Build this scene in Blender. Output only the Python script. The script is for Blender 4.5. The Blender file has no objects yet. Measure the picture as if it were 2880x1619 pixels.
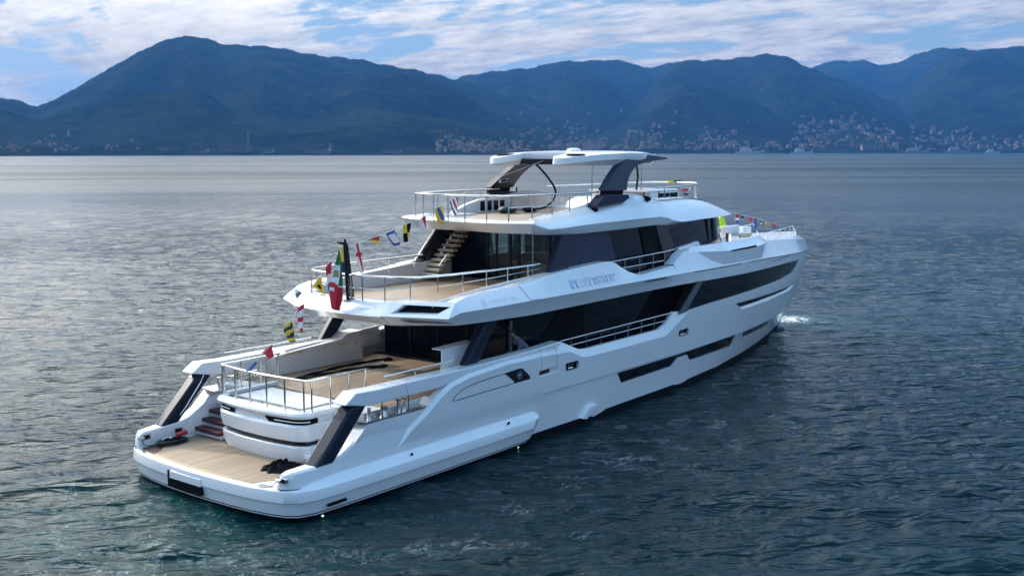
import bpy, math, random
import numpy as np
from mathutils import Vector, Matrix
from mathutils.geometry import delaunay_2d_cdt
random.seed(7)
sc = bpy.context.scene
COL = sc.collection
R = math.radians

# ---------------------------------------------------------------- camera
CAMPOS = Vector((-18.75, -26.16, 10.0))
HEAD = math.atan2(3850 - 1440, 3050 / math.cos(math.atan2(387.5, 3050)))   # heading, ccw from +X
PITCH = math.atan2(387.5, 3050)
cam = bpy.data.cameras.new('camera')
camo = bpy.data.objects.new('camera', cam)
COL.objects.link(camo)
camo.location = CAMPOS
camo.rotation_euler = (math.pi / 2 - PITCH, 0, HEAD - math.pi / 2)
cam.sensor_width = 36
cam.lens = 3050 / 2880 * 36
cam.clip_start = 0.5
cam.clip_end = 30000
cam.dof.use_dof = True
cam.dof.focus_distance = 40
cam.dof.aperture_fstop = 1.0
sc.camera = camo

# ---------------------------------------------------------------- light
SUN_AZ = R(84)      # ccw from +X (bow) towards port
SUN_EL = R(25)
sdir = Vector((math.cos(SUN_AZ) * math.cos(SUN_EL), math.sin(SUN_AZ) * math.cos(SUN_EL), math.sin(SUN_EL)))
sl = bpy.data.lights.new('sun', 'SUN')
sl.energy = 3.0
sl.angle = R(0.6)
sl.color = (1, .93, .83)
so = bpy.data.objects.new('sun', sl)
COL.objects.link(so)
so.rotation_euler = sdir.to_track_quat('Z', 'Y').to_euler()

def N(nt, typ, **kw):
    n = nt.nodes.new(typ)
    for k, v in kw.items():
        setattr(n, k, v)
    return n

class NB:
    """tiny node builder"""
    def __init__(s, nt): s.nt = nt
    def l(s, a, b): s.nt.links.new(a, b)
    def val(s, sock, v):
        if isinstance(v, (int, float, tuple, list)): sock.default_value = v
        else: s.l(v, sock)
    def math(s, op, a, b=None, c=None, clamp=False):
        n = N(s.nt, 'ShaderNodeMath', operation=op, use_clamp=clamp)
        s.val(n.inputs[0], a)
        if b is not None: s.val(n.inputs[1], b)
        if c is not None: s.val(n.inputs[2], c)
        return n.outputs[0]
    def vmath(s, op, a, b=None):
        n = N(s.nt, 'ShaderNodeVectorMath', operation=op)
        s.val(n.inputs[0], a)
        if b is not None: s.val(n.inputs[1], b)
        return n.outputs['Value'] if op in ('DOT_PRODUCT', 'LENGTH', 'DISTANCE') else n.outputs[0]
    def mix(s, f, a, b):
        n = N(s.nt, 'ShaderNodeMix', data_type='RGBA')
        s.val(n.inputs[0], f); s.val(n.inputs[6], a); s.val(n.inputs[7], b)
        return n.outputs[2]
    def noise(s, vec, scale, detail=4, rough=.5, dist=0, dim='3D'):
        n = N(s.nt, 'ShaderNodeTexNoise', noise_dimensions=dim)
        if vec is not None: s.l(vec, n.inputs['Vector'])
        n.inputs['Scale'].default_value = scale
        n.inputs['Detail'].default_value = detail
        n.inputs['Roughness'].default_value = rough
        n.inputs['Distortion'].default_value = dist
        return n.outputs['Fac']
    def mapr(s, v, a, b, c=0., d=1., typ='LINEAR'):
        n = N(s.nt, 'ShaderNodeMapRange', interpolation_type=typ)
        s.val(n.inputs[0], v)
        for i, k in enumerate((a, b, c, d)): n.inputs[i + 1].default_value = k
        return n.outputs[0]
    def mapping(s, vec, loc=(0, 0, 0), rot=(0, 0, 0), scale=(1, 1, 1)):
        n = N(s.nt, 'ShaderNodeMapping')
        s.l(vec, n.inputs[0])
        n.inputs[1].default_value = loc; n.inputs[2].default_value = rot; n.inputs[3].default_value = scale
        return n.outputs[0]

# ---------------------------------------------------------------- sky
w = bpy.data.worlds.new('World')
sc.world = w
w.use_nodes = True
nt = w.node_tree
nt.nodes.clear()
b = NB(nt)
out = N(nt, 'ShaderNodeOutputWorld')
bg = N(nt, 'ShaderNodeBackground')
sky = N(nt, 'ShaderNodeTexSky', sky_type='NISHITA', sun_disc=False)
sky.sun_elevation = SUN_EL
sky.sun_rotation = math.pi / 2 - SUN_AZ
sky.air_density = 1.0
sky.dust_density = .4
sky.ozone_density = 3.0
tc = N(nt, 'ShaderNodeTexCoord')
d = tc.outputs['Generated']
sep = N(nt, 'ShaderNodeSeparateXYZ')
b.l(d, sep.inputs[0])
zc_ = b.math('MAXIMUM', sep.outputs[2], 0.0)
zz = b.math('ADD', zc_, 0.12)
cmb = N(nt, 'ShaderNodeCombineXYZ')
b.l(b.math('DIVIDE', sep.outputs[0], zz), cmb.inputs[0])
b.l(b.math('DIVIDE', sep.outputs[1], zz), cmb.inputs[1])
cv = b.mapping(cmb.outputs[0], loc=(3.1, 1.7, 0), rot=(0, 0, -HEAD), scale=(2.6, 1.5, 1))
c1 = b.noise(cv, .8, 8, .6, .3)
c2 = b.noise(cv, 3.2, 6, .62, .2)
dens = b.math('ADD', b.math('MULTIPLY', c1, .72), b.math('MULTIPLY', c2, .28))
mask = b.mapr(dens, .41, .515, 0, 1, 'SMOOTHSTEP')
sund = b.vmath('DOT_PRODUCT', d, tuple(sdir))
glow = b.mapr(sund, .30, 1.0, 0, 1, 'SMOOTHSTEP')
shade = b.mapr(b.noise(cv, 2.4, 7, .66), .38, .60, 0, 1)
ccol = b.mix(shade, (2.9, 3.25, 3.9, 1), (5.8, 5.7, 5.7, 1))
ccol = b.mix(b.math('MULTIPLY', glow, .8), ccol, b.mix(shade, (5.0, 4.6, 4.0, 1), (7.4, 6.6, 5.3, 1)))
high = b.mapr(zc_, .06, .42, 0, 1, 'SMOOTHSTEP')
hcol = b.mix(b.mapr(sund, .48, .97, 0, 1, 'SMOOTHSTEP'), (3.3, 6.0, 9.4, 1), (44, 44, 42, 1))  # cloud glow above the view, added to fill the shaded hull and brighten water
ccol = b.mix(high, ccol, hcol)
blue = b.mix(b.mapr(zc_, 0, .22), (2.2, 3.4, 4.9, 1), (1.5, 2.75, 4.2, 1))
blue = b.mix(b.mapr(zc_, .22, .5), blue, (.45, 1.5, 3.2, 1))
skyb = b.mix(.75, sky.outputs[0], blue)
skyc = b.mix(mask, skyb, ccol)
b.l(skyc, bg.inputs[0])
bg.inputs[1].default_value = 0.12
b.l(bg.outputs[0], out.inputs[0])

sc.view_settings.view_transform = 'Standard'
sc.view_settings.look = 'None'
sc.view_settings.exposure = 0.42
sc.view_settings.gamma = 1.0
sc.render.film_transparent = False
sc.cycles.max_bounces = 8
sc.cycles.transparent_max_bounces = 12
sc.cycles.volume_bounces = 0
sc.cycles.caustics_reflective = False
sc.cycles.caustics_refractive = False
sc.cycles.sample_clamp_indirect = 6

# ---------------------------------------------------------------- materials
def mat(name, base, rough=.5, metal=0., coat=0., spec=.5, bump=None, var=0, vscale=3.0):
    m = bpy.data.materials.new(name)
    m.use_nodes = True
    nt = m.node_tree
    p = nt.nodes['Principled BSDF']
    p.inputs['Base Color'].default_value = (*base, 1)
    p.inputs['Roughness'].default_value = rough
    p.inputs['Metallic'].default_value = metal
    p.inputs['Coat Weight'].default_value = coat
    p.inputs['Coat Roughness'].default_value = .05
    p.inputs['Specular IOR Level'].default_value = spec
    q = NB(nt)
    if var or bump:
        t = N(nt, 'ShaderNodeTexCoord').outputs['Object']
    if var:
        n = q.noise(t, vscale, 5, .6)
        q.l(q.mix(q.mapr(n, .3, .7), tuple(c * (1 - var) for c in base) + (1,), tuple(min(1, c * (1 + var)) for c in base) + (1,)), p.inputs['Base Color'])
    if bump:
        n = q.noise(t, bump[0], 4, .6)
        bn = N(nt, 'ShaderNodeBump')
        bn.inputs['Strength'].default_value = bump[1]
        bn.inputs['Distance'].default_value = bump[2]
        q.l(n, bn.inputs['Height'])
        q.l(bn.outputs[0], p.inputs['Normal'])
    return m

M = {}
M['white'] = mat('white_gelcoat', (.82, .82, .82), .18, coat=.5, var=.02, vscale=.6, bump=(.7, .04, .02))
M['cream'] = mat('cream_gelcoat', (.74, .72, .70), .3, coat=.2, var=.03, vscale=2)
M['black'] = mat('black_gloss', (.008, .010, .015), .16, spec=.3, coat=.15, bump=(1.2, .05, .02))
M['navy'] = mat('navy_cover', (.012, .017, .034), .40, spec=.22, coat=.05, bump=(1.5, .15, .02))
M['navypanel'] = mat('navy_panel', (.022, .03, .062), .4, spec=.25, coat=.05)
M['matblack'] = mat('matt_black', (.005, .005, .006), .6, spec=.08)
M['glass'] = mat('dark_glass', (.002, .006, .010), .02, spec=.16, bump=(.9, .02, .02))
M['steel'] = mat('stainless_steel', (.72, .71, .69), .16, metal=1)
M['grey'] = mat('grey_trim', (.12, .13, .15), .45, var=.1)
M['vent'] = mat('vent_mesh', (.010, .010, .013), .7, spec=.1)
M['seam'] = mat('seam', (.16, .19, .25), .6)
M['decal'] = mat('blue_grey_lettering', (.24, .35, .53), .5)
M['ghost'] = mat('faint_lettering', (.71, .735, .77), .35)
M['silver'] = mat('silver_emblem', (.45, .55, .62), .3, metal=.6)
M['antifoul'] = mat('antifouling', (.006, .007, .009), .6, spec=.1)
M['wine'] = mat('wine_red_tread', (.075, .012, .014), .45, var=.25, vscale=5)
M['rubber'] = mat('black_rubber', (.012, .013, .015), .5, spec=.25, bump=(30, .3, .01))
M['cloth'] = mat('black_cloth', (.010, .009, .010), .85, spec=.1, bump=(12, .6, .03))
M['tealbag'] = mat('dark_teal_bag', (.03, .05, .06), .6, bump=(14, .5, .03))
M['red'] = mat('red_flag', (.55, .02, .035), .7)
M['fwhite'] = mat('white_flag', (.78, .77, .76), .7)
M['fblue'] = mat('blue_flag', (.03, .085, .32), .7)
M['fnavy'] = mat('navy_flag', (.02, .03, .075), .7)
M['yellow'] = mat('yellow_flag', (.80, .55, .02), .7)
M['green'] = mat('green_flag', (.015, .20, .05), .7)
M['orange'] = mat('orange_flag', (.70, .28, .03), .7)
M['crest'] = mat('flag_crest', (.42, .22, .10), .7)
M['redplug'] = mat('red_plug', (.50, .015, .02), .35)
M['hivis'] = mat('hi_vis_fabric', (.55, .80, .03), .8, bump=(10, .3, .02))
M['skin'] = mat('skin', (.42, .23, .16), .55)
M['jeans'] = mat('dark_trousers', (.03, .035, .05), .85)
M['hoodie'] = mat('grey_hoodie', (.11, .11, .14), .9, bump=(12, .3, .02))
M['hair'] = mat('dark_hair', (.02, .014, .01), .6)
M['cord'] = mat('white_cord', (.6, .6, .58), .7)
M['wood'] = mat('ash_wood_tread', (.52, .36, .16), .5, var=.12, vscale=8)
M['cushion'] = mat('beige_cushion', (.36, .33, .29), .9, var=.1)
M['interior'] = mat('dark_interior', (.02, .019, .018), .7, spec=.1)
M['yellowtape'] = mat('yellow_tape', (.55, .50, .05), .7)
M['poolfloor'] = mat('pool_floor', (.70, .73, .745), .2, coat=.4, var=.06, vscale=2)

def teak_mat():
    m = bpy.data.materials.new('teak')
    m.use_nodes = True
    nt = m.node_tree
    p = nt.nodes['Principled BSDF']
    q = NB(nt)
    t = N(nt, 'ShaderNodeTexCoord').outputs['Object']
    s = N(nt, 'ShaderNodeSeparateXYZ'); q.l(t, s.inputs[0])
    yy = q.math('DIVIDE', s.outputs[1], .14)
    fr = q.math('FRACT', yy)
    caulk = q.math('LESS_THAN', fr, .07)
    cell = q.math('FLOOR', yy)
    wn = N(nt, 'ShaderNodeTexWhiteNoise', noise_dimensions='1D')
    q.l(cell, wn.inputs['W'])
    grain = q.noise(q.mapping(t, scale=(1.2, 22, 8)), 3, 6, .65)
    blot = q.noise(t, 1.1, 4, .6)
    c = q.mix(q.math('ADD', q.math('MULTIPLY', grain, .6), q.math('MULTIPLY', wn.outputs[0], .3)), (.25, .165, .10, 1), (.46, .335, .22, 1))
    c = q.mix(q.mapr(blot, .45, .7, 0, .35), c, (.30, .22, .15, 1))
    c = q.mix(q.math('MULTIPLY', caulk, .6), c, (.07, .05, .04, 1))
    wide = q.math('LESS_THAN', q.math('FRACT', q.math('DIVIDE', s.outputs[1], .56)), .045)
    c = q.mix(q.math('MULTIPLY', wide, .7), c, (.05, .037, .03, 1))
    q.l(c, p.inputs['Base Color'])
    p.inputs['Roughness'].default_value = .55
    return m
M['teak'] = teak_mat()

def tint_glass(name, tint, gloss=.08):
    m = bpy.data.materials.new(name)
    m.use_nodes = True
    nt = m.node_tree
    nt.nodes.clear()
    q = NB(nt)
    o = N(nt, 'ShaderNodeOutputMaterial')
    tr = N(nt, 'ShaderNodeBsdfTransparent'); tr.inputs[0].default_value = (*tint, 1)
    gl = N(nt, 'ShaderNodeBsdfGlossy'); gl.inputs['Roughness'].default_value = .02
    fr = N(nt, 'ShaderNodeFresnel')
    bf = N(nt, 'ShaderNodeNewGeometry').outputs['Backfacing']
    q.l(q.math('ADD', q.math('MULTIPLY', bf, 1 / 1.5 - 1.5), 1.5), fr.inputs[0])
    mx = N(nt, 'ShaderNodeMixShader')
    q.l(fr.outputs[0], mx.inputs[0]); q.l(tr.outputs[0], mx.inputs[1]); q.l(gl.outputs[0], mx.inputs[2])
    q.l(mx.outputs[0], o.inputs[0])
    return m
M['clear'] = tint_glass('clear_glass', (.95, .96, .955))
M['smoked'] = tint_glass('smoked_glass', (.66, .74, .74))

# ---------------------------------------------------------------- mesh helpers
class MB:
    def __init__(s): s.v = []; s.f = []; s.m = []
    def add(s, vs, fs, mi=0):
        o = len(s.v)
        s.v += [tuple(p) for p in vs]
        s.f += [tuple(i + o for i in f) for f in fs]
        s.m += [mi] * len(fs)
        return s
    def loft(s, rows, closed=False, mi=0, caps=False):
        n = len(rows[0]); vs = [p for r in rows for p in r]; fs = []
        for i in range(len(rows) - 1):
            for j in range(n if closed else n - 1):
                k = (j + 1) % n
                fs.append((i * n + j, i * n + k, (i + 1) * n + k, (i + 1) * n + j))
        if caps:
            fs.append(tuple(range(n - 1, -1, -1))); fs.append(tuple((len(rows) - 1) * n + j for j in range(n)))
        return s.add(vs, fs, mi)
    def tube(s, path, r, n=8, caps=True, mi=0, squash=1.0):
        path = [Vector(p) for p in path]
        rr = r if isinstance(r, (list, tuple)) else [r] * len(path)
        rows = []
        prev = None
        for i, p in enumerate(path):
            a = path[max(i - 1, 0)]; c = path[min(i + 1, len(path) - 1)]
            t = (c - a).normalized()
            if prev is None:
                u = t.cross(Vector((0, 0, 1)))
                if u.length < .05: u = t.cross(Vector((1, 0, 0)))
            else:
                u = prev - t * prev.dot(t)
            u.normalize(); prev = u
            v = t.cross(u)
            rows.append([p + (u * math.cos(2 * math.pi * k / n) + v * math.sin(2 * math.pi * k / n) * squash) * rr[i] for k in range(n)])
        return s.loft(rows, closed=True, mi=mi, caps=caps)
    def box(s, lo, hi, mi=0):
        x0, y0, z0 = lo; x1, y1, z1 = hi
        vs = [(x0, y0, z0), (x1, y0, z0), (x1, y1, z0), (x0, y1, z0), (x0, y0, z1), (x1, y0, z1), (x1, y1, z1), (x0, y1, z1)]
        return s.add(vs, [(3, 2, 1, 0), (4, 5, 6, 7), (0, 1, 5, 4), (1, 2, 6, 5), (2, 3, 7, 6), (3, 0, 4, 7)], mi)
    def prism(s, poly, a, c, axis='y', mi=0):
        """poly in the other two axes (x,z for y; x,y for z; y,z for x), extruded a..c along axis"""
        def P(u, w, t):
            return {'y': (u, t, w), 'z': (u, w, t), 'x': (t, u, w)}[axis]
        n = len(poly)
        area = sum(poly[i][0] * poly[(i + 1) % n][1] - poly[(i + 1) % n][0] * poly[i][1] for i in range(n))
        if area < 0: poly = poly[::-1]
        vs = [P(u, w, a) for u, w in poly] + [P(u, w, c) for u, w in poly]
        fs = [tuple(range(n - 1, -1, -1)), tuple(range(n, 2 * n))] + [(i, (i + 1) % n, n + (i + 1) % n, n + i) for i in range(n)]
        if (axis == 'y') ^ (a > c): fs = [f[::-1] for f in fs]
        return s.add(vs, fs, mi)
    def hexa(s, p, mi=0):
        """8 points: bottom 4 ccw, top 4"""
        return s.add(p, [(3, 2, 1, 0), (4, 5, 6, 7), (0, 1, 5, 4), (1, 2, 6, 5), (2, 3, 7, 6), (3, 0, 4, 7)], mi)
    def mirror(s, only=False):
        n = len(s.v)
        vs = [(x, -y, z) for x, y, z in s.v]; fs = [f[::-1] for f in s.f]; ms = list(s.m)
        if only: s.v, s.f, s.m = vs, fs, ms
        else:
            s.v += vs; s.f += [tuple(i + n for i in f) for f in fs]; s.m += ms
        return s
    def build(s, name, mats, parent=None, angle=32, bevel=0, seg=2, fix=True):
        me = bpy.data.meshes.new(name)
        me.from_pydata([tuple(map(float, p)) for p in s.v], [], s.f)
        if not isinstance(mats, (list, tuple)): mats = [mats]
        for m in mats: me.materials.append(M[m] if isinstance(m, str) else m)
        if len(mats) > 1: me.polygons.foreach_set('material_index', s.m)
        me.validate()
        if fix:
            import bmesh
            bm = bmesh.new(); bm.from_mesh(me)
            bmesh.ops.remove_doubles(bm, verts=bm.verts, dist=1e-5)
            bmesh.ops.recalc_face_normals(bm, faces=bm.faces)
            bm.to_mesh(me); bm.free()
        me.polygons.foreach_set('use_smooth', [True] * len(me.polygons))
        me.set_sharp_from_angle(angle=R(angle))
        me.update()
        o = bpy.data.objects.new(name, me)
        COL.objects.link(o)
        if parent: o.parent = parent
        if bevel:
            bv = o.modifiers.new('bevel', 'BEVEL')
            bv.width = bevel; bv.segments = seg; bv.limit_method = 'ANGLE'; bv.angle_limit = R(30)
            bv.harden_normals = True
        return o

def empty(name, loc, label, cat, group=None):
    o = bpy.data.objects.new(name, None)
    COL.objects.link(o)
    o.location = loc
    return tag(o, label, cat, group)

def tag(o, label=None, cat=None, group=None, kind=None):
    if label: o['label'] = label
    if cat: o['category'] = cat
    if group: o['group'] = group
    if kind: o['kind'] = kind
    return o

def pch(xs, ys, x):
    d = [(ys[i + 1] - ys[i]) / (xs[i + 1] - xs[i]) for i in range(len(xs) - 1)]
    m = [d[0]] + [0 if d[i - 1] * d[i] <= 0 else 2 * d[i - 1] * d[i] / (d[i - 1] + d[i]) for i in range(1, len(d))] + [d[-1]]
    x = min(max(x, xs[0]), xs[-1])
    i = 0
    while i < len(xs) - 2 and x > xs[i + 1]: i += 1
    h = xs[i + 1] - xs[i]; t = (x - xs[i]) / h
    return (2 * t**3 - 3 * t * t + 1) * ys[i] + (t**3 - 2 * t * t + t) * h * m[i] + (-2 * t**3 + 3 * t * t) * ys[i + 1] + (t**3 - t * t) * h * m[i + 1]

def lerp(xs, ys, x): return float(np.interp(x, xs, ys))

def rnd(poly, r, n=4):
    """round the corners of a 2-D polygon; r number or list"""
    out = []
    k = len(poly)
    for i in range(k):
        p = Vector(poly[i]); a = Vector(poly[i - 1]); c = Vector(poly[(i + 1) % k])
        rr = r[i] if isinstance(r, (list, tuple)) else r
        if rr <= 0: out.append(tuple(p)); continue
        da = (a - p); dc = (c - p)
        t = min(rr, da.length * .45, dc.length * .45)
        A = p + da.normalized() * t; C = p + dc.normalized() * t
        for j in range(n + 1):
            u = j / n
            q = A * (1 - u)**2 + p * 2 * u * (1 - u) + C * u * u
            out.append((q.x, q.y))
    return out

def inside(p, poly):
    x, y = p; c = False; j = len(poly) - 1
    for i in range(len(poly)):
        xi, yi = poly[i]; xj, yj = poly[j]
        if (yi > y) != (yj > y) and x < (xj - xi) * (y - yi) / (yj - yi) + xi: c = not c
        j = i
    return c

def dense(poly, step):
    out = []
    for i in range(len(poly)):
        a = poly[i]; c = poly[(i + 1) % len(poly)]
        k = max(1, int(math.hypot(c[0] - a[0], c[1] - a[1]) / step))
        out += [(a[0] + (c[0] - a[0]) * j / k, a[1] + (c[1] - a[1]) * j / k) for j in range(k)]
    return out

def panel(mb, outline, holes, fn, thick=.12, dx=.6, dz=.35, mi=0, tdir=(0, 1, 0), rim=True, lines=()):
    """flat polygon with holes in (x,z), triangulated and mapped by fn(x,z) -> 3-D, with thickness along tdir"""
    loops = [dense(outline, dx)] + [dense(h, dx) for h in holes]
    V = []; E = []
    for lp in loops:
        o = len(V); V += lp; E += [(o + i, o + (i + 1) % len(lp)) for i in range(len(lp))]
    for ln in lines:
        o = len(V)
        for i in range(len(ln) - 1):
            k = max(1, int(abs(ln[i + 1][0] - ln[i][0]) / dx))
            V += [(ln[i][0] + (ln[i + 1][0] - ln[i][0]) * j / k, ln[i][1] + (ln[i + 1][1] - ln[i][1]) * j / k) for j in range(k)]
        V.append(ln[-1])
        E += [(i, i + 1) for i in range(o, len(V) - 1)]
    xs = [p[0] for p in outline]; zs = [p[1] for p in outline]
    gx = np.arange(min(xs) + dx * .5, max(xs), dx); gz = np.arange(min(zs) + dz * .5, max(zs), dz)
    BP = np.array(V)
    for X in gx:
        for Z in gz:
            if inside((X, Z), loops[0]) and not any(inside((X, Z), h) for h in loops[1:]):
                if np.min((BP[:, 0] - X)**2 + (BP[:, 1] - Z)**2) > (.25 * dz)**2: V.append((float(X), float(Z)))
    vo, eo, fo = delaunay_2d_cdt([Vector(p) for p in V], E, [], 0, 1e-6)[:3]
    fs = []
    for f in fo:
        cx = sum(vo[i].x for i in f) / len(f); cz = sum(vo[i].y for i in f) / len(f)
        if inside((cx, cz), loops[0]) and not any(inside((cx, cz), h) for h in loops[1:]): fs.append(tuple(f))
    P = [fn(p.x, p.y) for p in vo]
    mb.add(P, fs, mi)
    if thick:
        T = [(p[0] + tdir[0] * thick, p[1] + tdir[1] * thick, p[2] + tdir[2] * thick) for p in P]
        mb.add(T, [f[::-1] for f in fs], mi)
        if rim:
            cnt = {}
            for f in fs:
                for i in range(len(f)):
                    a, c = f[i], f[(i + 1) % len(f)]
                    cnt[(min(a, c), max(a, c))] = cnt.get((min(a, c), max(a, c)), 0) + 1
            for (a, c), k in cnt.items():
                if k == 1: mb.add([P[a], P[c], T[c], T[a]], [(0, 1, 2, 3)], mi)
    return mb
# ================================================================= water
def water_material():
    m = bpy.data.materials.new('sea_water')
    m.use_nodes = True
    nt = m.node_tree
    p = nt.nodes['Principled BSDF']
    q = NB(nt)
    t = N(nt, 'ShaderNodeTexCoord').outputs['Object']
    geo = N(nt, 'ShaderNodeNewGeometry')
    pos = geo.outputs['Position']
    dist = q.vmath('DISTANCE', pos, tuple(CAMPOS))
    rot = q.mapping(t, rot=(0, 0, -HEAD - R(8)))
    # u along the view, v across : crests run across the view
    st = q.mapping(rot, scale=(1, .32, 1))
    big = q.noise(st, .9, 3, .5, .5)
    mid = q.noise(st, 2.3, 2, .5, .5)
    fine = q.noise(q.mapping(rot, scale=(1, .5, 1)), 9.5, 4, .6, .3)
    calm = q.noise(q.mapping(rot, scale=(.5, .11, 1)), .035, 3, .55, .5)   # slicks
    calm = q.mapr(calm, .40, .60, .55, 1.35)
    h = q.math('ADD', q.math('MULTIPLY', big, .20), q.math('ADD', q.math('MULTIPLY', mid, .135), q.math('MULTIPLY', fine, .013)))
    bn = N(nt, 'ShaderNodeBump')
    bn.inputs['Distance'].default_value = 2.3
    q.l(h, bn.inputs['Height'])
    far = q.mapr(dist, 28, 260, 1.0, .14)
    q.l(q.math('MULTIPLY', calm, q.math('MULTIPLY', far, .85)), bn.inputs['Strength'])
    q.l(bn.outputs[0], p.inputs['Normal'])
    # foam on the water : bow splash, wake streaks
    def blob(c, rx, ry, ang=0.):
        mp = q.mapping(t, loc=(0, 0, 0))
        v = q.vmath('SUBTRACT', mp, (c[0], c[1], 0))
        v = q.mapping(v, rot=(0, 0, -ang))
        v = q.vmath('MULTIPLY', v, (1 / rx, 1 / ry, 0))
        return q.mapr(q.vmath('LENGTH', v), .25, 1.0, 1, 0, 'SMOOTHSTEP')
    fo = q.noise(t, 2.2, 7, .68, 1.5)
    lace = q.math('ABSOLUTE', q.math('SUBTRACT', q.noise(q.mapping(t, rot=(0, 0, R(-20)), scale=(.55, 1.3, 1)), 1.1, 7, .68, 1.2), .5))
    lace = q.mapr(lace, .0, .020, 1, 0)
    patchy = q.mapr(q.noise(t, .5, 6, .65), .53, .66)
    streak = q.math('MULTIPLY', q.math('MULTIPLY', lace, patchy), q.math('MAXIMUM', q.math('MAXIMUM', blob((14, -8.6), 11, 2.6, R(0)), blob((27, -6.3), 9, 1.8, R(12))), blob((4.5, -9), 6, 2.2, R(-14))))
    bow = q.math('MULTIPLY', blob((41.2, .2), 3.2, 1.7), q.mapr(fo, .40, .56))
    stern = q.math('MULTIPLY', blob((-6, -3), 10, 9), q.mapr(q.noise(t, 5.5, 5, .7, 1.2), .635, .68))  # white specks: foam, and sun sparkles painted into the colour
    curl = q.math('ABSOLUTE', q.math('SUBTRACT', q.noise(q.mapping(t, scale=(1, .8, 1)), .62, 8, .66, 2.6), .5))
    curl = q.math('MULTIPLY', q.math('MULTIPLY', q.mapr(curl, 0, .03, 1, 0), q.mapr(q.noise(t, .9, 5, .7), .48, .68)), q.math('MAXIMUM', blob((-6, -4), 11, 9), blob((-2, 3), 7, 5)))
    stern = q.math('ADD', stern, q.math('MULTIPLY', curl, .55))
    foam = q.math('ADD', q.math('ADD', q.math('MULTIPLY', streak, .75), bow), q.math('MULTIPLY', stern, .55), clamp=True)
    turb = q.math('MAXIMUM', blob((-4, 0), 12, 9), blob((41, -.4), 9, 7))
    col = q.mix(q.math('MULTIPLY', turb, q.mapr(q.noise(t, .5, 4, .6), .35, .65, .2, .8)), (.0018, .0150, .0200, 1), (.002, .042, .037, 1))
    q.l(q.mix(foam, col, (.72, .78, .80, 1)), p.inputs['Base Color'])
    slick = q.mapr(q.noise(q.mapping(rot, scale=(1.0, .2, 1)), .012, 6, .65, .8), .42, .60)
    rfar = q.math('MULTIPLY', q.mapr(dist, 70, 420, 0, 1), q.math('ADD', .24, q.math('MULTIPLY', slick, .22)))
    q.l(q.math('ADD', q.mapr(foam, 0, 1, .02, .7), rfar), p.inputs['Roughness'])
    p.inputs['IOR'].default_value = 1.15
    p.inputs['Specular Tint'].default_value = (.66, .93, 1, 1)
    return m

def build_water():
    # near sea surface as real waves: fan-shaped grid around the camera foot, cell size grows with distance
    rs = [9.0]
    while rs[-1] < 420: rs.append(rs[-1] + max(.16, rs[-1] * .0052))
    while rs[-1] < 8200: rs.append(rs[-1] * 1.12)
    rs = np.array(rs)
    az = np.concatenate([np.linspace(HEAD + R(180), HEAD + R(34), 24)[:-1], np.linspace(HEAD + R(34), HEAD - R(34), 430), np.linspace(HEAD - R(34), HEAD - R(180), 24)[1:]])
    Rr, A = np.meshgrid(rs, az, indexing='ij')
    X = CAMPOS.x + Rr * np.cos(A); Y = CAMPOS.y + Rr * np.sin(A)
    rng = np.random.default_rng(5)
    Z = np.zeros_like(X)
    wd = HEAD + R(188)
    for i in range(46):
        L = .55 * (4.0 / .55) ** rng.random()
        th = wd + rng.normal(0, .42)
        k = 2 * math.pi / L
        amp = .0056 * L ** .8 * (.5 + rng.random())
        ph = rng.random() * 6.28
        wob = .6 * np.sin(.11 * X + .07 * Y + i) 
        Z += amp * np.sin(k * (X * math.cos(th) + Y * math.sin(th)) + ph + wob) * np.clip((420 - Rr) / 250, 0, 1) * np.clip(L / (Rr * .012 + .01) - .6, 0, 1)
    # diverging bow-wave ripples on the starboard side, crossing the wind ripples
    sb = np.clip((-Y - 4.5) / 3, 0, 1) * np.clip((Y + 34) / 12, 0, 1) * np.clip((X + 6) / 14, 0, 1) * np.clip((62 - X) / 14, 0, 1)
    for L, th, am in ((1.15, R(-62), .016), (.86, R(-40), .011), (1.6, R(-78), .016), (.7, R(-100), .008)):
        Z += sb * am * np.sin(2 * math.pi / L * (X * math.cos(th) + Y * math.sin(th)) + 1.3 * np.sin(.35 * X + .2 * Y + L * 9)) * (.6 + .4 * np.sin(.21 * X - .33 * Y + L * 5)) * np.clip(L / (Rr * .012 + .01) - .6, 0, 1)
    # smooth lee beside the hull
    lee = np.clip(1 - np.hypot((X - 16) / 26, (Y + 5.5) / 6.5), 0, 1)
    Z *= 1 - .55 * lee
    # turbulent boils behind the stern
    for i in range(34):
        cx, cy = rng.uniform(-16, -.3), rng.uniform(-12, 8)
        rad = rng.uniform(.6, 2.4)
        q = np.hypot(X - cx, Y - cy) / rad
        Z += .034 * rad * np.cos(q * 3.4) * np.exp(-q * q * .7)
    # bow wave
    q = np.hypot((X - 40.8) / 2.6, (Y + .2) / 1.5)
    Z += .22 * np.exp(-q * q) * (1 + .5 * np.sin(X * 5.1 + Y * 3.3))
    Z -= .15
    n, k = X.shape
    me = bpy.data.meshes.new('water')
    idx = np.arange(n * k).reshape(n, k)
    f = np.stack([idx[:-1, :-1], idx[:-1, 1:], idx[1:, 1:], idx[1:, :-1]], -1).reshape(-1, 4)[:, ::-1]
    me.from_pydata(np.stack([X, Y, Z], -1).reshape(-1, 3).tolist(), [], f.tolist())
    # close the middle
    me.polygons.foreach_set('use_smooth', [True] * len(me.polygons))
    me.materials.append(water_material())
    o = bpy.data.objects.new('water', me)
    COL.objects.link(o)
    if me.polygons[0].normal.z < 0: me.flip_normals()
    tag(o, kind='structure')
build_water()

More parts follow.
